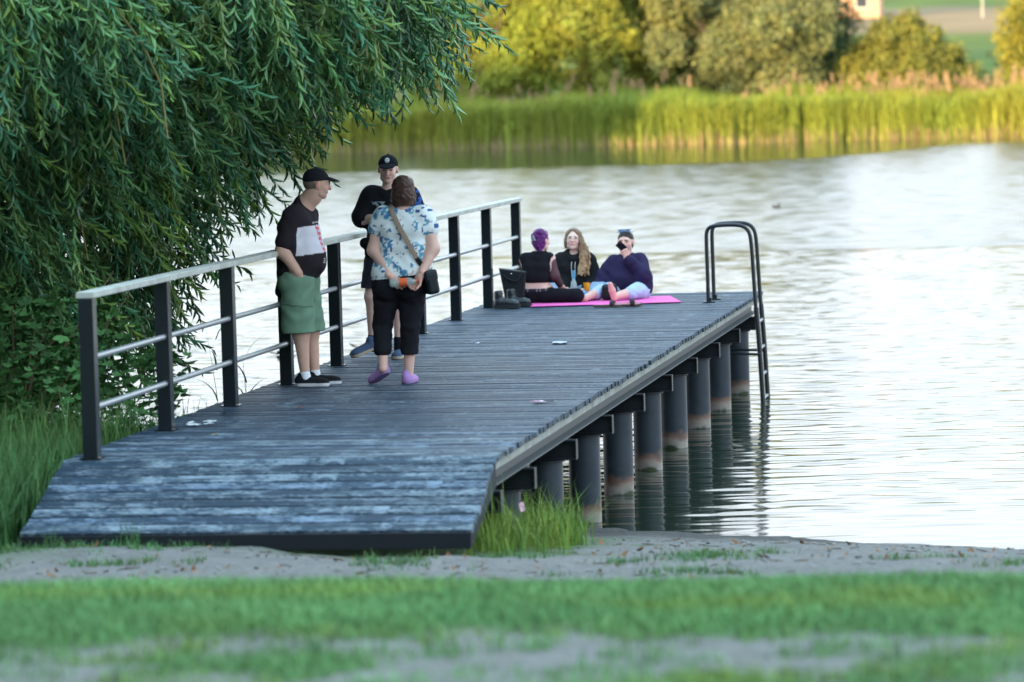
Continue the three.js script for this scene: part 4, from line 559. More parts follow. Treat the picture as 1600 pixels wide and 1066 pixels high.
// ---------------------------------------------------------------- young man in black, facing the photographer
{
  const tone = [0.683, 0.439, 0.378], head = { at: [0.076, 1.655, 0.02], face: [0.1, -0.1, 1], up: [0.03, 1, 0.05] };
  const tor = [[-0.075, 1.43, 0, 0.245, 1.42, 0, 0.07, 0.07], [-0.01, 1.32, 0, 0.17, 1.32, 0, 0.115, 0.115], [0.0, 1.15, 0, 0.145, 1.15, 0, 0.115, 0.115], [0.0, 1.02, 0, 0.13, 1.02, 0, 0.12, 0.12]];
  const hips = [[0.0, 0.95, 0, 0.13, 0.95, 0, 0.12, 0.12]], thR = [-0.045, 0.9, 0, -0.1, 0.55, 0.05, 0.095, 0.058], cR = [-0.1, 0.55, 0.05, -0.115, 0.14, -0.02, 0.056, 0.034], thL = [0.165, 0.9, 0, 0.135, 0.53, 0.01, 0.095, 0.058], cL = [0.135, 0.53, 0.01, 0.115, 0.1, -0.02, 0.056, 0.034];
  const uR = [-0.095, 1.42, 0, -0.165, 1.225, 0.06, 0.056, 0.047], fR = [-0.165, 1.225, 0.06, 0.015, 1.24, 0.2, 0.045, 0.033], uL = [0.265, 1.415, 0, 0.345, 1.2, 0.03, 0.056, 0.047], fL = [0.345, 1.2, 0.03, 0.17, 1.16, 0.2, 0.045, 0.033];
  const t = person('young man in black cap and shirt facing the camera, partly behind the woman', [-6.5, 0, -33.5], {
    tone, head, brow: [0.16, 0.09, 0.06], fat: 1.02, body: [...tor, ...hips, thR, cR, thL, cL, uR, fR, uL, fL, [0.076, 1.58, 0, 0.077, 1.44, 0, 0.055, 0.062]],
    hands: [{ at: [0.015, 1.24, 0.2], dir: [0.9, 0.05, 0.3], palm: [-0.1, 0.2, -1], thumb: 1, curl: 0.5 }, { at: [0.17, 1.16, 0.2], dir: [-0.9, 0.1, 0.2], palm: [0.1, 0.3, -0.95], thumb: -1, curl: 0.4 }],
    wear: [
      { name: 'shirt', items: [...tor, [-0.08, 1.41, 0, -0.16, 1.245, 0.055, 0.085, 0.082], [0.25, 1.405, 0, 0.345, 1.22, 0.035, 0.085, 0.08], [0.0, 0.98, 0.0, 0.13, 0.98, 0, 0.13, 0.13]], grow: 0.016, clips: [[0, -1, 0, 0, 0.9, 0]], cut: [[0.077, 1.555, 0.02, 0.075, 0.075, 0.075], [-0.12, 1.16, 0.13, 0.05, 0.06, 0.06]], wrinkle: 0.0035, freq: 30, color: (x, y, z) => { const n = noise(x * 50 + 4, y * 50), b = noise(x * 22 + 9, y * 18); if (z > 0.05 && x > -0.06 && x < 0.2 && y > 1.24 && y < 1.38) { if (b > 0.56 && n > 0.45) return [0.22, 0.27, 0.32]; if (n > 0.86) return [0.25, 0.3, 0.33]; } if (x > 0.25 && n > 0.55) return [0.03, 0.08, 0.26]; return [0.011, 0.012, 0.016]; } },
      { name: 'shorts', items: [...hips, [-0.04, 0.9, 0, -0.1, 0.6, 0.045, 0.105, 0.085], [0.165, 0.9, 0, 0.14, 0.59, 0.01, 0.105, 0.085]], k: 0.03, grow: 0.012, clips: [[0, -1, 0, 0, 0.625, 0]], wrinkle: 0.003, color: flat([0.03, 0.032, 0.046]) },
      ...[[[-0.114, 0.2, -0.01], [-0.116, 0.1, -0.02]], [[0.118, 0.18, -0.015], [0.115, 0.08, -0.02]]].map(([a, b]) => ({ name: 'sock', items: [[...a, ...b, 0.041, 0.042]], color: flat([0.012, 0.014, 0.02]), cell: 0.007 })),
      { name: 'hip_bag', items: [[-0.13, 1.02, 0.1, -0.04, 1.02, 0.13, 0.05, 0.05], [-0.1, 0.93, 0.1, -0.04, 0.93, 0.12, 0.04, 0.04]], color: flat([0.01, 0.011, 0.014]), label: 'black bag worn at the front of the hip' },
      { name: 'hair', items: [[0, 0.0, -0.02, 0.079, 0.075, 0.094]], clips: [[0, 0, 1, 0, 0, 0.02], [0, -1, 0, 0, -0.05, 0]], color: flat([0.14, 0.08, 0.05]), matrix: basis(head.at, head.face, head.up), cell: 0.005, mat: hairMat },
    ],
  });
  cap(t, head, [0.01, 0.011, 0.015], (x, y) => { const r = Math.hypot(x + 0.0, y - 0.09); if ((r < 0.02 && r > 0.013) || (r < 0.012 && Math.abs(x) < 0.004) || (r < 0.013 && Math.abs(y - 0.09) < 0.003)) return [0.6, 0.62, 0.66]; return null; });
  shoe(t, [-0.165, 0.062, 0.075], [-0.72, -0.28, 0.65], [-0.15, 0.95, 0.28], [0.055, 0.085, 0.15], [0.4, 0.31, 0.24], 0.29); shoe(t, [0.12, 0.002, 0.035], [0.06, 0, 1], [0, 1, 0], [0.055, 0.085, 0.15], [0.42, 0.35, 0.28], 0.28);
}
// ---------------------------------------------------------------- seated: purple-haired woman with her back to the camera
{
  const tone = [0.671, 0.439, 0.366], head = { at: [-0.082, 0.675, -0.01], face: [0.55, 0.02, -0.83] };
  const tor = [[-0.255, 0.485, 0, 0.0, 0.485, 0, 0.058, 0.058], [-0.19, 0.39, 0, -0.06, 0.39, 0, 0.1, 0.1], [-0.19, 0.27, 0, -0.085, 0.27, 0, 0.09, 0.09], [-0.205, 0.17, 0, -0.09, 0.17, 0, 0.1, 0.1]], pel = [[-0.235, 0.1, 0, -0.07, 0.1, 0, 0.1, 0.1]];
  const uR = [0.018, 0.475, 0.0, 0.062, 0.3, 0.03, 0.048, 0.04], fR = [0.062, 0.3, 0.03, 0.1, 0.18, -0.12, 0.038, 0.03], uL = [-0.275, 0.475, -0.02, -0.29, 0.3, -0.06, 0.046, 0.04], fL = [-0.29, 0.3, -0.06, -0.14, 0.2, -0.2, 0.038, 0.03];
  const thR = [-0.06, 0.085, 0.02, 0.3, 0.08, 0.06, 0.074, 0.062], cR = [0.3, 0.08, 0.06, 0.2, 0.05, -0.16, 0.058, 0.035], thL = [-0.22, 0.09, 0, -0.33, 0.1, -0.35, 0.09, 0.065], cL = [-0.33, 0.1, -0.35, 0.0, 0.05, -0.32, 0.055, 0.034];
  const t = person('seated woman with purple hair and black sleeveless top, back to the camera', [-6.2, 0.006, -41.3], {
    tone, head, body: [...tor, ...pel, uR, fR, uL, fL, thR, cR, thL, cL, [-0.085, 0.62, 0, -0.12, 0.5, 0, 0.05, 0.058]], hands: [{ at: [0.1, 0.18, -0.12], dir: [0.2, -0.5, -0.8], palm: [0, -1, 0.5], thumb: -1, curl: 0.3 }, { at: [-0.14, 0.2, -0.2], dir: [0.9, -0.3, -0.2], palm: [0, -1, 0], thumb: 1, curl: 0.3 }],
    feet: [foot([0.02, 0.04, -0.32], [0.18, 0.035, -0.36])],
    wear: [
      { name: 'top', items: [...tor.slice(0, 3), [-0.19, 0.3, 0, -0.085, 0.3, 0, 0.1, 0.1], [-0.1, 0.55, 0, -0.115, 0.5, 0, 0.06, 0.07]], grow: 0.008, clips: [[0, -1, 0, 0, 0.225, 0], [0, 1, 0, 0, 0.565, 0]], wrinkle: 0.0018, color: flat([0.012, 0.012, 0.016]) },
      { name: 'sheer_sleeve', items: [[0.018, 0.47, 0.0, 0.062, 0.3, 0.03, 0.052, 0.045], [0.062, 0.3, 0.03, 0.095, 0.2, -0.1, 0.043, 0.036]], grow: 0.003, color: flat([0.1, 0.055, 0.06]) },
      { name: 'sheer_sleeve', items: [[-0.275, 0.47, -0.02, -0.29, 0.3, -0.06, 0.05, 0.045], [-0.29, 0.3, -0.06, -0.16, 0.21, -0.19, 0.043, 0.036]], grow: 0.003, color: flat([0.1, 0.055, 0.06]) },
      { name: 'trousers', items: [...pel, thR, cR, thL, [-0.33, 0.1, -0.35, -0.02, 0.055, -0.32, 0.058, 0.042]], grow: 0.01, clips: [[0, 1, 0, 0, 0.175, 0], [0, -1, 0, 0, 0.002, 0]], wrinkle: 0.002, color: flat([0.01, 0.01, 0.014]) },
      { name: 'belt', items: [[-0.225, 0.145, 0, -0.075, 0.145, 0, 0.108, 0.108]], grow: 0.004, clips: [[0, 1, 0, 0, 0.165, 0], [0, -1, 0, 0, 0.128, 0]], color: (x, y, z) => (Math.sin(x * 190) > 0.88 ? [0.3, 0.3, 0.32] : [0.035, 0.035, 0.042]) },
      { name: 'hair', items: [[0, 0.045, -0.015, 0.086, 0.082, 0.1], [0, -0.01, -0.04, 0.083, 0.085, 0.07], [-0.035, 0.09, -0.05, 0.045, 0.045, 0.05], [-0.02, -0.075, -0.05, 0.035, 0.05, 0.035], [0.075, -0.03, 0.0, 0.02, 0.07, 0.04]], k: 0.02, clips: [[0, 0, 1, 0, 0, 0.05]], wrinkle: 0.004, freq: 80, color: (x, y, z) => { const n = 0.5 + 1.0 * noise(x * 90 + 30, y * 60 + z * 40); return [0.115 * n, 0.022 * n, 0.14 * n]; }, matrix: basis(head.at, head.face, [0, 1, 0]), cell: 0.0055, mat: hairMat },
    ],
  });
  const clip = part('hair_clip', mergeGeometries([0, 1, 2].map((i) => new THREE.CapsuleGeometry(0.006, 0.05, 4, 8).rotateZ(-0.5 + i * 0.5).translate(-0.01 + 0.012 * i, 0.03, -0.118))).applyMatrix4(basis(head.at, head.face, [0, 1, 0])), std([0.35, 0.42, 0.42], 0.3, { metalness: 0.5 }), t);
}
// ---------------------------------------------------------------- seated: girl with long curly hair and black hoodie
{
  const tone = [0.720, 0.488, 0.415], head = { at: [-0.067, 0.652, 0.02], face: [0.1, 0.18, 1], up: [0.05, 1, -0.1] };
  const tor = [[-0.195, 0.44, 0, 0.075, 0.435, 0, 0.062, 0.062], [-0.14, 0.34, 0, 0.01, 0.34, 0, 0.11, 0.11], [-0.145, 0.2, 0, 0.015, 0.2, 0, 0.12, 0.12], [-0.15, 0.11, 0, 0.02, 0.11, 0, 0.11, 0.11]];
  const uR = [-0.22, 0.43, 0, -0.275, 0.22, 0.02, 0.055, 0.047], fR = [-0.275, 0.22, 0.02, -0.14, 0.13, 0.2, 0.045, 0.034], uL = [0.1, 0.425, 0, 0.165, 0.21, 0.02, 0.055, 0.047], fL = [0.165, 0.21, 0.02, 0.07, 0.12, 0.21, 0.045, 0.034];
  const thR = [-0.13, 0.1, 0.03, -0.34, 0.12, 0.25, 0.09, 0.065], cR = [-0.34, 0.12, 0.25, -0.05, 0.055, 0.34, 0.058, 0.036], thL = [0.0, 0.1, 0.03, 0.26, 0.12, 0.22, 0.09, 0.065], cL = [0.26, 0.12, 0.22, 0.0, 0.05, 0.4, 0.058, 0.036];
  const curls = []; { const r = mulberry(4); for (let i = 0; i < 26; i++) { const x0 = R(0.045, 0.095, r), z0 = R(-0.02, 0.05, r), x1 = 0.06 + R(0.0, 0.13, r), y1 = -0.2 - R(0, 0.2, r), z1 = R(0.04, 0.12, r); for (let k = 0; k < 6; k++) { const a = k / 6, b = (k + 1) / 6, p = (q) => [lerp(x0, x1, q) + 0.035 * Math.sin(q * 3) + 0.008 * Math.sin(q * 22 + i), lerp(0.03, y1, q), lerp(z0, z1, q) + 0.008 * Math.cos(q * 22 + i)]; curls.push([...p(a), ...p(b), 0.014 - 0.004 * a, 0.014 - 0.004 * b]); } } }
  const t = person('seated girl with glasses, long curly fair hair and black hoodie', [-5.95, 0.006, -41.9], {
    tone, head, body: [...tor, uR, fR, uL, fL, thR, cR, thL, cL, [-0.062, 0.57, 0.01, -0.058, 0.46, 0, 0.047, 0.055]], hands: [{ at: [0.07, 0.12, 0.21], dir: [-0.4, -0.35, 0.85], palm: [0, -1, -0.3], thumb: -1, curl: 0.3 }, { at: [-0.14, 0.13, 0.2], dir: [0.5, -0.35, 0.8], palm: [0, -1, -0.3], thumb: 1, curl: 0.3 }], feet: [foot([0.0, 0.04, 0.4], [-0.2, 0.035, 0.44], 0.032), foot([-0.05, 0.04, 0.33], [0.14, 0.035, 0.3], 0.032)],
    wear: [
      { name: 'hoodie', items: [...tor, [-0.215, 0.43, 0, -0.275, 0.22, 0.02, 0.07, 0.065], [-0.275, 0.22, 0.02, -0.155, 0.14, 0.18, 0.062, 0.046], [0.095, 0.425, 0, 0.165, 0.21, 0.02, 0.07, 0.065], [0.165, 0.21, 0.02, 0.085, 0.13, 0.19, 0.062, 0.046], [-0.11, 0.5, -0.02, 0.0, 0.5, -0.02, 0.045, 0.045], [-0.12, 0.48, 0.02, -0.06, 0.44, 0.07, 0.03, 0.028], [0.0, 0.48, 0.02, -0.05, 0.44, 0.07, 0.03, 0.028]], grow: 0.012, cut: [[-0.06, 0.55, 0.035, 0.055, 0.07, 0.06]], clips: [[0, -1, 0, 0, 0.06, 0]], wrinkle: 0.0035, freq: 34, color: flat([0.013, 0.014, 0.016]) },
      { name: 'jeans', items: [thR, cR, thL, cL, [-0.13, 0.1, 0, 0.0, 0.1, 0, 0.1, 0.1]], grow: 0.01, clips: [[0, -1, 0, 0, 0.002, 0]], wrinkle: 0.002, color: flat([0.26, 0.36, 0.5]) },
      { name: 'hair', items: [[0, 0.05, -0.015, 0.087, 0.082, 0.1], [-0.078, -0.02, -0.01, 0.022, 0.085, 0.05], [0, -0.02, -0.05, 0.085, 0.1, 0.06], [0.075, 0.0, 0.0, 0.03, 0.09, 0.05], ...curls], k: 0.012, cut: [[-0.005, 0.0, 0.11, 0.058, 0.105, 0.08]], wrinkle: 0.0015, freq: 110, color: (x, y, z) => { const n = 0.7 + 0.6 * noise(x * 120 + 40, y * 30), g = clamp(-y * 3.5); return [lerp(0.17, 0.34, g) * n, lerp(0.1, 0.205, g) * n, lerp(0.06, 0.11, g) * n]; }, matrix: basis(head.at, head.face, head.up), cell: 0.006, mat: hairMat },
    ],
  });
  part('glasses', mergeGeometries([new THREE.TorusGeometry(0.023, 0.002, 6, 20).translate(-0.031, 0, 0.108), new THREE.TorusGeometry(0.023, 0.002, 6, 20).translate(0.031, 0, 0.108), box(0.016, 0.003, 0.003, 0, 0.003, 0.109), box(0.002, 0.004, 0.1, -0.079, 0.006, 0.055), box(0.002, 0.004, 0.1, 0.079, 0.006, 0.055)]).applyMatrix4(basis(head.at, head.face, head.up)), std([0.6, 0.55, 0.5], 0.25, { metalness: 0.8 }), t);
  for (const x of [-0.075, -0.035]) part('drawstring', tube([[x, 0.44, 0.1], [x - 0.004, 0.36, 0.13], [x + 0.004, 0.24 + (x + 0.06) * 0.6, 0.138]], 0.004, 10, 6), std([0.5, 0.5, 0.5], 0.8), t);
}
// ---------------------------------------------------------------- seated: woman in navy sweatshirt holding a phone to her mouth
{
  const tone = [0.671, 0.403, 0.342], head = { at: [-0.044, 0.612, 0.02], face: [-0.12, 0.02, 1], up: [-0.04, 1, 0] };
  const tor = [[-0.16, 0.405, 0, 0.075, 0.415, 0, 0.06, 0.06], [-0.042, 0.46, 0, -0.042, 0.42, 0, 0.07, 0.1], [-0.12, 0.31, 0, 0.055, 0.31, 0, 0.125, 0.125], [-0.12, 0.2, 0.02, 0.08, 0.2, 0.0, 0.15, 0.15], [-0.08, 0.12, 0, 0.1, 0.1, 0, 0.12, 0.12]];
  const uR = [-0.2, 0.4, 0, -0.31, 0.235, 0.04, 0.055, 0.052], fR = [-0.31, 0.235, 0.04, -0.345, 0.125, 0.16, 0.05, 0.036], uL = [0.11, 0.4, 0, 0.142, 0.265, 0.12, 0.055, 0.052], fL = [0.145, 0.27, 0.12, -0.015, 0.46, 0.2, 0.05, 0.035];
  const thL = [0.1, 0.085, 0, 0.1, 0.1, 0.31, 0.085, 0.062], cL = [0.1, 0.1, 0.31, -0.11, 0.055, 0.55, 0.062, 0.038], thR = [-0.09, 0.085, 0, -0.29, 0.11, 0.23, 0.085, 0.058], cR = [-0.29, 0.11, 0.23, -0.42, 0.05, 0.55, 0.06, 0.036];
  const t = person('seated woman in navy sweatshirt holding a phone to her mouth, sunglasses on her hair', [-5.4, 0.006, -41.9], {
    tone, head, fat: 1.05, body: [...tor, uR, fR, uL, fL, thL, cL, thR, cR, [-0.042, 0.52, 0.01, -0.044, 0.44, 0, 0.055, 0.062]],
    hands: [{ at: [-0.012, 0.455, 0.2], dir: [-0.28, 0.95, 0.12], palm: [-0.3, 0.05, -0.95], thumb: 1, curl: 0.55 }, { at: [-0.345, 0.125, 0.16], dir: [0.0, -0.6, 0.8], palm: [0, -0.8, -0.6], thumb: -1, curl: 0.3 }], feet: [foot([-0.11, 0.04, 0.56], [-0.145, 0.19, 0.6], 0.036), foot([-0.42, 0.04, 0.56], [-0.58, 0.035, 0.62], 0.034)],
    wear: [
      { name: 'sweatshirt', items: [...tor, [-0.19, 0.4, 0, -0.31, 0.235, 0.04, 0.066, 0.07], [-0.31, 0.235, 0.04, -0.345, 0.15, 0.13, 0.066, 0.046], [0.105, 0.405, 0, 0.142, 0.265, 0.12, 0.07, 0.076], [0.142, 0.265, 0.12, 0.01, 0.43, 0.195, 0.072, 0.046]], grow: 0.012, cut: [[-0.042, 0.52, 0.025, 0.065, 0.06, 0.07]], clips: [[0, -1, 0, 0, 0.055, 0]], wrinkle: 0.006, freq: 26, color: (x, y, z) => { const n = 0.9 + 0.25 * noise(x * 25 + 3, y * 25); return [0.028 * n, 0.022 * n, 0.062 * n]; } },
      { name: 'capri_trousers', items: [[0.1, 0.085, 0, 0.1, 0.1, 0.31, 0.1, 0.076], [0.1, 0.1, 0.31, 0.05, 0.085, 0.39, 0.074, 0.064], [-0.09, 0.085, 0, -0.29, 0.11, 0.23, 0.095, 0.07], [-0.29, 0.11, 0.23, -0.34, 0.08, 0.36, 0.068, 0.055], [-0.08, 0.1, 0, 0.1, 0.1, 0, 0.115, 0.115]], grow: 0.006, clips: [[0, -1, 0, 0, 0.002, 0]], wrinkle: 0.004, color: flat([0.4, 0.5, 0.68]) },
      { name: 'hair', items: [[0, 0.045, -0.02, 0.084, 0.082, 0.1], [0, -0.01, -0.05, 0.08, 0.085, 0.06]], k: 0.02, cut: [[0, -0.035, 0.1, 0.066, 0.1, 0.07]], clips: [[0, 0, 1, 0, 0, 0.075]], wrinkle: 0.0015, freq: 100, color: flat([0.028, 0.019, 0.016]), matrix: basis(head.at, head.face, head.up), cell: 0.005, mat: hairMat },
    ],
  });
  part('sunglasses', mergeGeometries([new THREE.CylinderGeometry(0.025, 0.025, 0.006, 18).rotateX(0.75).scale(1.25, 1, 1).translate(-0.034, 0.124, 0.03), new THREE.CylinderGeometry(0.025, 0.025, 0.006, 18).rotateX(0.75).scale(1.25, 1, 1).translate(0.034, 0.124, 0.03), box(0.15, 0.006, 0.006, 0, 0.138, 0.014), box(0.004, 0.006, 0.11, -0.078, 0.11, -0.02), box(0.004, 0.006, 0.11, 0.078, 0.11, -0.02)]).applyMatrix4(basis(head.at, head.face, head.up)), std([0.06, 0.09, 0.17], 0.12), t);
}

// ================================================================ THINGS ON AND AROUND THE PIER
{
  const D = 0.0055; // deck surface
  // held by the standing woman: soda bottle behind her back, shoulder bag on a striped strap
  const bottle = thing('soda_bottle', 'clear plastic bottle with orange label held behind the woman\'s back', 'bottle', [-5.9 + 0.165, 0.826, -30.65 + 0.235], 0); bottle.rotation.set(0, 0, Math.PI / 2 + 0.06);
  const lathe = (pts, n = 24) => new THREE.LatheGeometry(pts.map((p) => new THREE.Vector2(...p)), n);
  part('bottle_body', lathe([[0.001, 0.11], [0.03, 0.11], [0.034, 0.1], [0.034, 0.06], [0.031, 0.02], [0.034, -0.03], [0.03, -0.06], [0.014, -0.09], [0.013, -0.105]]), new THREE.MeshPhysicalMaterial({ color: rgb(0.75, 0.85, 0.83), roughness: 0.12, transmission: 0.75, thickness: 0 }), bottle);
  part('bottle_label', lathe([[0.0345, 0.035], [0.0345, -0.03]]), std([0.75, 0.14, 0.05], 0.5, { side: THREE.DoubleSide }), bottle); part('bottle_cap', new THREE.CylinderGeometry(0.0155, 0.0155, 0.02, 16).translate(0, -0.115, 0), std([0.6, 0.1, 0.05], 0.5), bottle);
  const bag = thing('shoulder_bag', 'small black shoulder bag hanging at the woman\'s right hip on a tan strap', 'bag', [-5.9, 0, -30.65]);
  part('pouch', new RoundedBoxGeometry(0.1, 0.19, 0.16, 4, 0.03).applyMatrix4(M4(V(0.352, 0.815, 0.1), eul(0, 0.5, 0.18), V(1, 1, 1))), std([0.012, 0.016, 0.022], 0.35), bag); part('flap', new RoundedBoxGeometry(0.108, 0.09, 0.168, 3, 0.02).applyMatrix4(M4(V(0.34, 0.87, 0.1), eul(0, 0.5, 0.18), V(1, 1, 1))), std([0.015, 0.02, 0.028], 0.3), bag);
  { const c = new THREE.CatmullRomCurve3([[0.02, 1.4, -0.05], [0.035, 1.428, 0.02], [0.062, 1.385, 0.105], [0.13, 1.25, 0.143], [0.2, 1.12, 0.148], [0.265, 1.0, 0.152], [0.315, 0.93, 0.13]].map((p) => V(...p))), pos = [], idx = [], col = [], N = 60;
    for (let i = 0; i <= N; i++) { const p = c.getPointAt(i / N), tn = c.getTangentAt(i / N), n = V(0.1, 0.25, 1).normalize(), s = tn.clone().cross(n).normalize().multiplyScalar(0.019), st = i > N * 0.86 ? [0.015, 0.015, 0.018] : i % 2 ? [0.24, 0.17, 0.13] : [0.3, 0.22, 0.17]; for (const k of [-1, 1]) for (const o of [0, 0.004]) { const q = p.clone().addScaledVector(s, k).addScaledVector(n, o); pos.push(q.x, q.y, q.z); col.push(...st); } }
    for (let i = 0; i < N; i++) { const a = i * 4, b = a + 4; idx.push(a + 1, a + 3, b + 3, a + 1, b + 3, b + 1, a, b, b + 2, a, b + 2, a + 2, a, a + 1, b + 1, a, b + 1, b, a + 2, b + 2, b + 3, a + 2, b + 3, a + 3); }
    const g = new THREE.BufferGeometry(); g.setAttribute('position', new THREE.Float32BufferAttribute(pos, 3)); g.setAttribute('color', new THREE.Float32BufferAttribute(col, 3)); g.setIndex(idx); g.computeVertexNormals(); part('strap', g, clothMat, bag); }
  // phone
  const ph = thing('phone', 'black phone held up by the woman in navy sweatshirt', 'phone', [-5.4 - 0.055, 0.575, -41.9 + 0.225]); ph.rotation.set(0.25, 0.5, 0.75); part('phone_body', new RoundedBoxGeometry(0.074, 0.15, 0.009, 3, 0.004), std([0.008, 0.008, 0.012], 0.25), ph); part('camera_bump', new RoundedBoxGeometry(0.028, 0.035, 0.004, 2, 0.0015).translate(0.018, 0.05, 0.0062), std([0.02, 0.02, 0.025], 0.2), ph);
  // pink mat, slightly rumpled
  { const g = new THREE.PlaneGeometry(1.6, 1.2, 60, 50).rotateX(-Math.PI / 2), p = g.attributes.position; for (let i = 0; i < p.count; i++) p.setY(i, 0.004 + 0.006 * fbm(p.getX(i) * 4 + 9, p.getZ(i) * 4, 2)); g.computeVertexNormals(); const b = g.clone().translate(0, -0.005, 0), m = single('picnic_mat', mergeGeometries([g, b]), std([0.78, 0.13, 0.42], 0.75, { side: THREE.DoubleSide }), 'bright pink picnic mat under the three seated people', 'mat'); m.position.set(-5.66, D + 0.001, -41.4); m.rotation.y = 0.22; }
  // boots beside the bag
  const bootAt = (x, z, turn, label) => { const t = thing('boot', label, 'boot', [x, D, z], turn, 'boots on the deck'); const leather = new THREE.MeshStandardMaterial({ color: rgb(0.016, 0.02, 0.026), roughness: 0.32 });
    const it = [[0, 0.06, -0.07, 0, 0.16, -0.075, 0.045, 0.047], [0, 0.06, -0.07, 0, 0.055, 0.06, 0.045, 0.042], [0, 0.055, 0.1, 0.048, 0.038, 0.052]]; part('upper', net(sdf(it, 0.03, 0, [[0, -1, 0, 0, 0.03, 0], [0, 1, 0, 0, 0.2, 0]], [[0, 0.22, -0.078, 0.034, 0.07, 0.036]], 0.0012, 60), bounds(it, 0.02), 0.006), leather, t);
    const sole = new THREE.Shape(); sole.moveTo(-0.042, -0.11); sole.quadraticCurveTo(0, -0.145, 0.042, -0.11); sole.lineTo(0.042, 0); sole.quadraticCurveTo(0.062, 0.1, 0.03, 0.15); sole.quadraticCurveTo(0, 0.17, -0.03, 0.15); sole.quadraticCurveTo(-0.062, 0.1, -0.042, 0); part('sole', new THREE.ExtrudeGeometry(sole, { depth: 0.03, bevelEnabled: true, bevelSize: 0.004, bevelThickness: 0.004, bevelSegments: 2, curveSegments: 16 }).rotateX(Math.PI / 2).translate(0, 0.035, 0), std([0.022, 0.024, 0.026], 0.7), t);
    const lace = []; for (let i = 0; i < 5; i++) lace.push(tube([[-0.03, 0.085 + i * 0.022, 0.012 - i * 0.008], [0, 0.096 + i * 0.022, -0.0 - i * 0.009 + 0.012], [0.03, 0.09 + i * 0.022, 0.012 - i * 0.008]], 0.0028, 8, 5)); part('laces', mergeGeometries(lace), std([0.02, 0.02, 0.022], 0.8), t); };
  bootAt(-6.56, -40.52, 1.45, 'black laced ankle boot nearest the railing, beside the black bag'); bootAt(-6.47, -40.78, 1.25, 'black laced boot mostly hidden behind the front boot');
  // tote bag leaning on the railing post
  { const it = new THREE.Shape([[-0.08, 0], [0.08, 0], [0.11, 0.33], [-0.15, 0.37]].map((q) => new THREE.Vector2(...q))), t = thing('tote_bag', 'black tote bag slumped against the railing post behind the boots', 'bag', [-6.54, D, -41.06], 0.1), g = new THREE.ExtrudeGeometry(it, { depth: 0.07, bevelEnabled: true, bevelSize: 0.015, bevelThickness: 0.03, bevelSegments: 4, steps: 6, curveSegments: 4 }); part('bag_body', g.translate(0, 0.018, -0.035), std([0.014, 0.016, 0.02], 0.4), t); const s = part('snap', new THREE.SphereGeometry(0.008, 10, 8).translate(-0.03, 0.34, 0.075), std([0.7, 0.7, 0.72], 0.25, { metalness: 0.9 }), t); part('handle', tube([[-0.12, 0.38, 0.02], [-0.09, 0.3, 0.08], [0.02, 0.26, 0.085], [0.08, 0.34, 0.06], [0.09, 0.37, 0.02]], 0.008, 24, 8), std([0.012, 0.013, 0.017], 0.5), t); }
  // glass bottle with blue neck
  { const t = thing('glass_bottle', 'clear glass bottle with blue neck in front of the girl in the hoodie', 'bottle', [-5.985, D + 0.01, -41.62]); part('glass', lathe([[0.001, 0], [0.036, 0.002], [0.038, 0.02], [0.038, 0.15], [0.03, 0.19], [0.015, 0.225], [0.0135, 0.235]]), new THREE.MeshPhysicalMaterial({ color: rgb(0.8, 0.9, 0.92), roughness: 0.05, transmission: 0.7, thickness: 0 }), t); part('neck_foil', new THREE.CylinderGeometry(0.0145, 0.0155, 0.075, 18).translate(0, 0.272, 0), std([0.09, 0.36, 0.58], 0.35), t); part('cap', new THREE.CylinderGeometry(0.0155, 0.0155, 0.012, 18).translate(0, 0.315, 0), std([0.12, 0.42, 0.62], 0.3), t); }
  { const c = thing('orange_cup', 'small orange cup between the bottle and the bare feet', 'cup', [-5.835, D + 0.01, -41.55]); part('cup_wall', lathe([[0.001, 0.1], [0.028, 0.1], [0.036, 0.19], [0.033, 0.19], [0.026, 0.106]]), std([0.8, 0.32, 0.02], 0.45, { side: THREE.DoubleSide }), c); part('cup_foot', new THREE.CylinderGeometry(0.026, 0.024, 0.1, 18).translate(0, 0.05, 0), std([0.75, 0.28, 0.02], 0.5), c);
    const s = thing('snack_box', 'blue snack packet lying in front of the orange cup', 'packet', [-5.815, D + 0.01, -41.44], 0.3); part('packet', new RoundedBoxGeometry(0.07, 0.085, 0.04, 3, 0.012).translate(0, 0.043, 0), std([0.03, 0.28, 0.6], 0.4), s); part('crimp', box(0.072, 0.01, 0.008, 0, 0.089, 0), std([0.04, 0.34, 0.68], 0.4), s); }
  { const k = thing('small_bag', 'small black bag standing by the navy sweatshirt woman\'s knee', 'bag', [-5.585, D + 0.01, -41.53], 0.2); part('bag_body', new RoundedBoxGeometry(0.17, 0.17, 0.1, 4, 0.04).translate(0, 0.085, 0), std([0.013, 0.016, 0.018], 0.5), k); part('zip', box(0.13, 0.004, 0.006, 0, 0.171, 0), std([0.2, 0.2, 0.2], 0.3, { metalness: 0.8 }), k); }
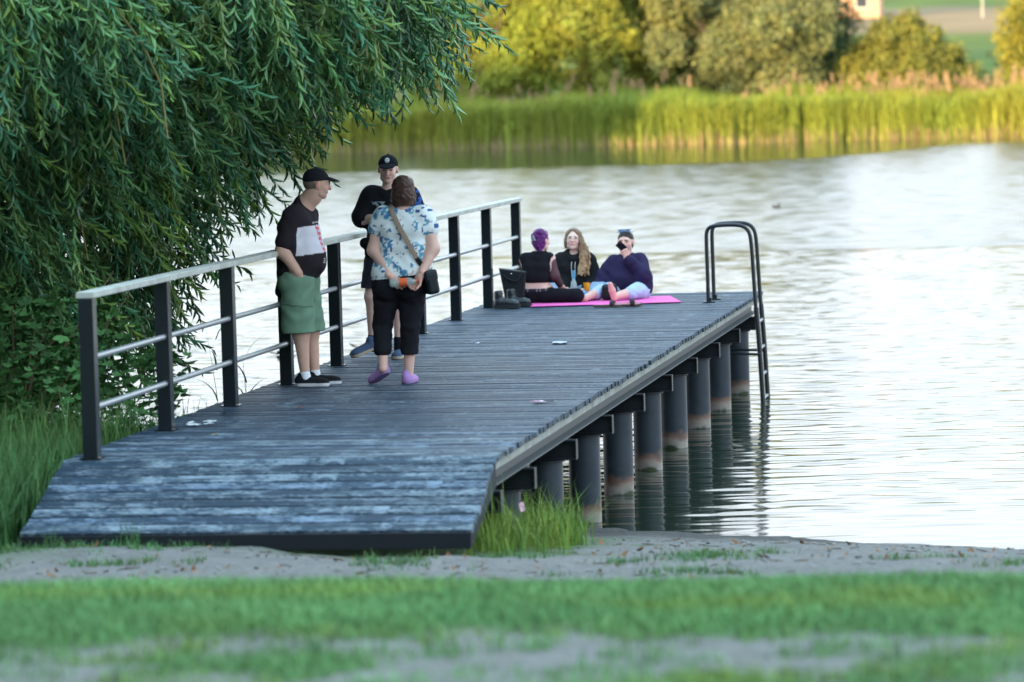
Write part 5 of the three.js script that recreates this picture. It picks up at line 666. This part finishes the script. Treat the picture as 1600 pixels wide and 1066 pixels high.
  // sandals
  const sandal = (x, z, turn, label, tilt = 0) => { const t = thing('sandal', label, 'sandal', [x, D + Math.abs(tilt) * 0.04, z], turn, 'sandals on the deck'); t.rotation.z = tilt; t.scale.setScalar(1.15); const s = new THREE.Shape(); s.moveTo(-0.032, -0.11); s.quadraticCurveTo(0, -0.14, 0.032, -0.11); s.quadraticCurveTo(0.028, 0, 0.045, 0.07); s.quadraticCurveTo(0.03, 0.14, 0, 0.14); s.quadraticCurveTo(-0.045, 0.13, -0.042, 0.06); s.quadraticCurveTo(-0.03, 0, -0.032, -0.11); part('sole', new THREE.ExtrudeGeometry(s, { depth: 0.016, bevelEnabled: true, bevelSize: 0.003, bevelThickness: 0.003, bevelSegments: 2 }).rotateX(Math.PI / 2).translate(0, 0.02, 0), std([0.08, 0.06, 0.055], 0.7), t); part('footbed', new THREE.ShapeGeometry(s).rotateX(Math.PI / 2).scale(0.94, 1, 0.94).translate(0, 0.0245, 0), std([0.42, 0.16, 0.2], 0.7, { side: THREE.DoubleSide }), t); part('strap', new THREE.TorusGeometry(0.042, 0.011, 8, 18, Math.PI).scale(1, 0.9, 2).translate(0, 0.018, 0.05), std([0.02, 0.018, 0.022], 0.6), t); };
  sandal(-5.46, -40.38, 1.5, 'dark strappy sandal at the mat edge, the left one of the pair'); sandal(-5.26, -40.42, 1.75, 'dark strappy sandal at the mat edge, the right one of the pair', 0.3);
  // litter on the planks
  const paper = (name, label, x, z, w, d, c, turn) => { const g = new THREE.PlaneGeometry(w, d, 8, 6).rotateX(-Math.PI / 2), p = g.attributes.position; for (let i = 0; i < p.count; i++) p.setY(i, 0.004 + 0.012 * noise(p.getX(i) / w * 3 + x * 7, p.getZ(i) / d * 3)); g.computeVertexNormals(); const m = single(name, g, std(c, 0.8, { side: THREE.DoubleSide }), label, 'litter'); m.position.set(x, D, z); m.rotation.y = turn; };
  paper('paper_scrap', 'flat pale paper scrap lying mid-deck', -5.18, -35.03, 0.13, 0.22, [0.45, 0.47, 0.55], 0.1); paper('paper_scrap', 'small white crumb of paper lying mid-deck left of the flat scrap', -5.95, -35.13, 0.035, 0.07, [0.75, 0.77, 0.8], 0.7);
  paper('torn_wrapper', 'torn pink and white wrapper near the right deck edge', -4.40, -28.58, 0.09, 0.12, [0.6, 0.3, 0.4], 0.6); paper('paper_scrap', 'white shard beside the torn pink wrapper', -4.335, -28.6, 0.035, 0.14, [0.8, 0.8, 0.82], 1.2);
  [[-6.72, -27.22, 0.05], [-6.66, -27.05, 0.07], [-6.6, -27.3, 0.045], [-6.56, -27.12, 0.05]].forEach(([x, z, w], i) => paper('droppings_spot', ['leftmost', 'longest', 'nearest', 'rightmost'][i] + ' white splash on the deck by the second railing post', x, z, w, 0.1, [0.72, 0.72, 0.74], i));
  const leaf = leafShape(0.06, 0.024, 0.25, 4).rotateX(Math.PI / 2); [[-6.66, -28.05, [0.55, 0.36, 0.06], 'yellow fallen leaf at the foot of the third railing post'], [-6.35, -26.3, [0.5, 0.4, 0.12], 'pale yellow fallen leaf on the near deck'], [-6.2, -28.4, [0.2, 0.07, 0.04], 'brown fallen leaf on the deck right of the third railing post']].forEach(([x, z, c, l], i) => { const m = single('fallen_leaf', leaf, std(c, 0.8, { side: THREE.DoubleSide }), l, 'leaf'); m.position.set(x, D + 0.004, z); m.rotation.y = i * 1.3; m.scale.setScalar(1.1); });
  paper('torn_wrapper', 'pink and white wrapper caught in the grass by the piles', -3.86, -24.3, 0.035, 0.06, [0.7, 0.4, 0.45], 0.4); scene.children[scene.children.length - 1].position.y = -0.3; scene.children[scene.children.length - 1].rotation.set(1.1, 0.3, 0.3);
  // on the water
  const duck = thing('water_bird', 'small dark bird floating far out on the lake', 'bird', [-9.1, WATER, -100.3], 2.2); duck.scale.setScalar(0.6); const db = [[0, 0.04, 0, 0.09, 0.07, 0.17], [0, 0.06, 0.12, 0, 0.15, 0.15, 0.035, 0.028], [0, 0.17, 0.165, 0.035, 0.033, 0.042], [0, 0.07, -0.14, 0, 0.11, -0.21, 0.04, 0.012]]; part('bird_body', net(sdf(db, 0.03), bounds(db, 0.03), 0.01, (x, y, z) => (y > 0.12 && z > 0.1 ? [0.02, 0.03, 0.02] : [0.05, 0.04, 0.03])), clothMat, duck); part('beak', new THREE.ConeGeometry(0.014, 0.05, 8).rotateX(Math.PI / 2).translate(0, 0.165, 0.225), std([0.4, 0.25, 0.05], 0.5), duck);
  [[-10.9, -49.2, 0.5], [-10.1, -50.3, 0.4], [-9.7, -49.0, 0.3]].forEach(([x, z, s], i) => { const m = single('floating_leaves', mergeGeometries([0, 1, 2, 3].map((k) => leafShape(0.5, 0.24, 0.1, 4).rotateX(Math.PI / 2 - 0.15).rotateY(k * 1.6 + i))), std([0.10, 0.07, 0.035], 0.7, { side: THREE.DoubleSide }), ['largest', 'middle', 'smallest'][i] + ' brown clump of leaves floating beyond the railing', 'leaves', 'floating leaves'); m.position.set(x, WATER + 0.02, z); m.scale.setScalar(s); });
}

renderer.render(scene, camera);
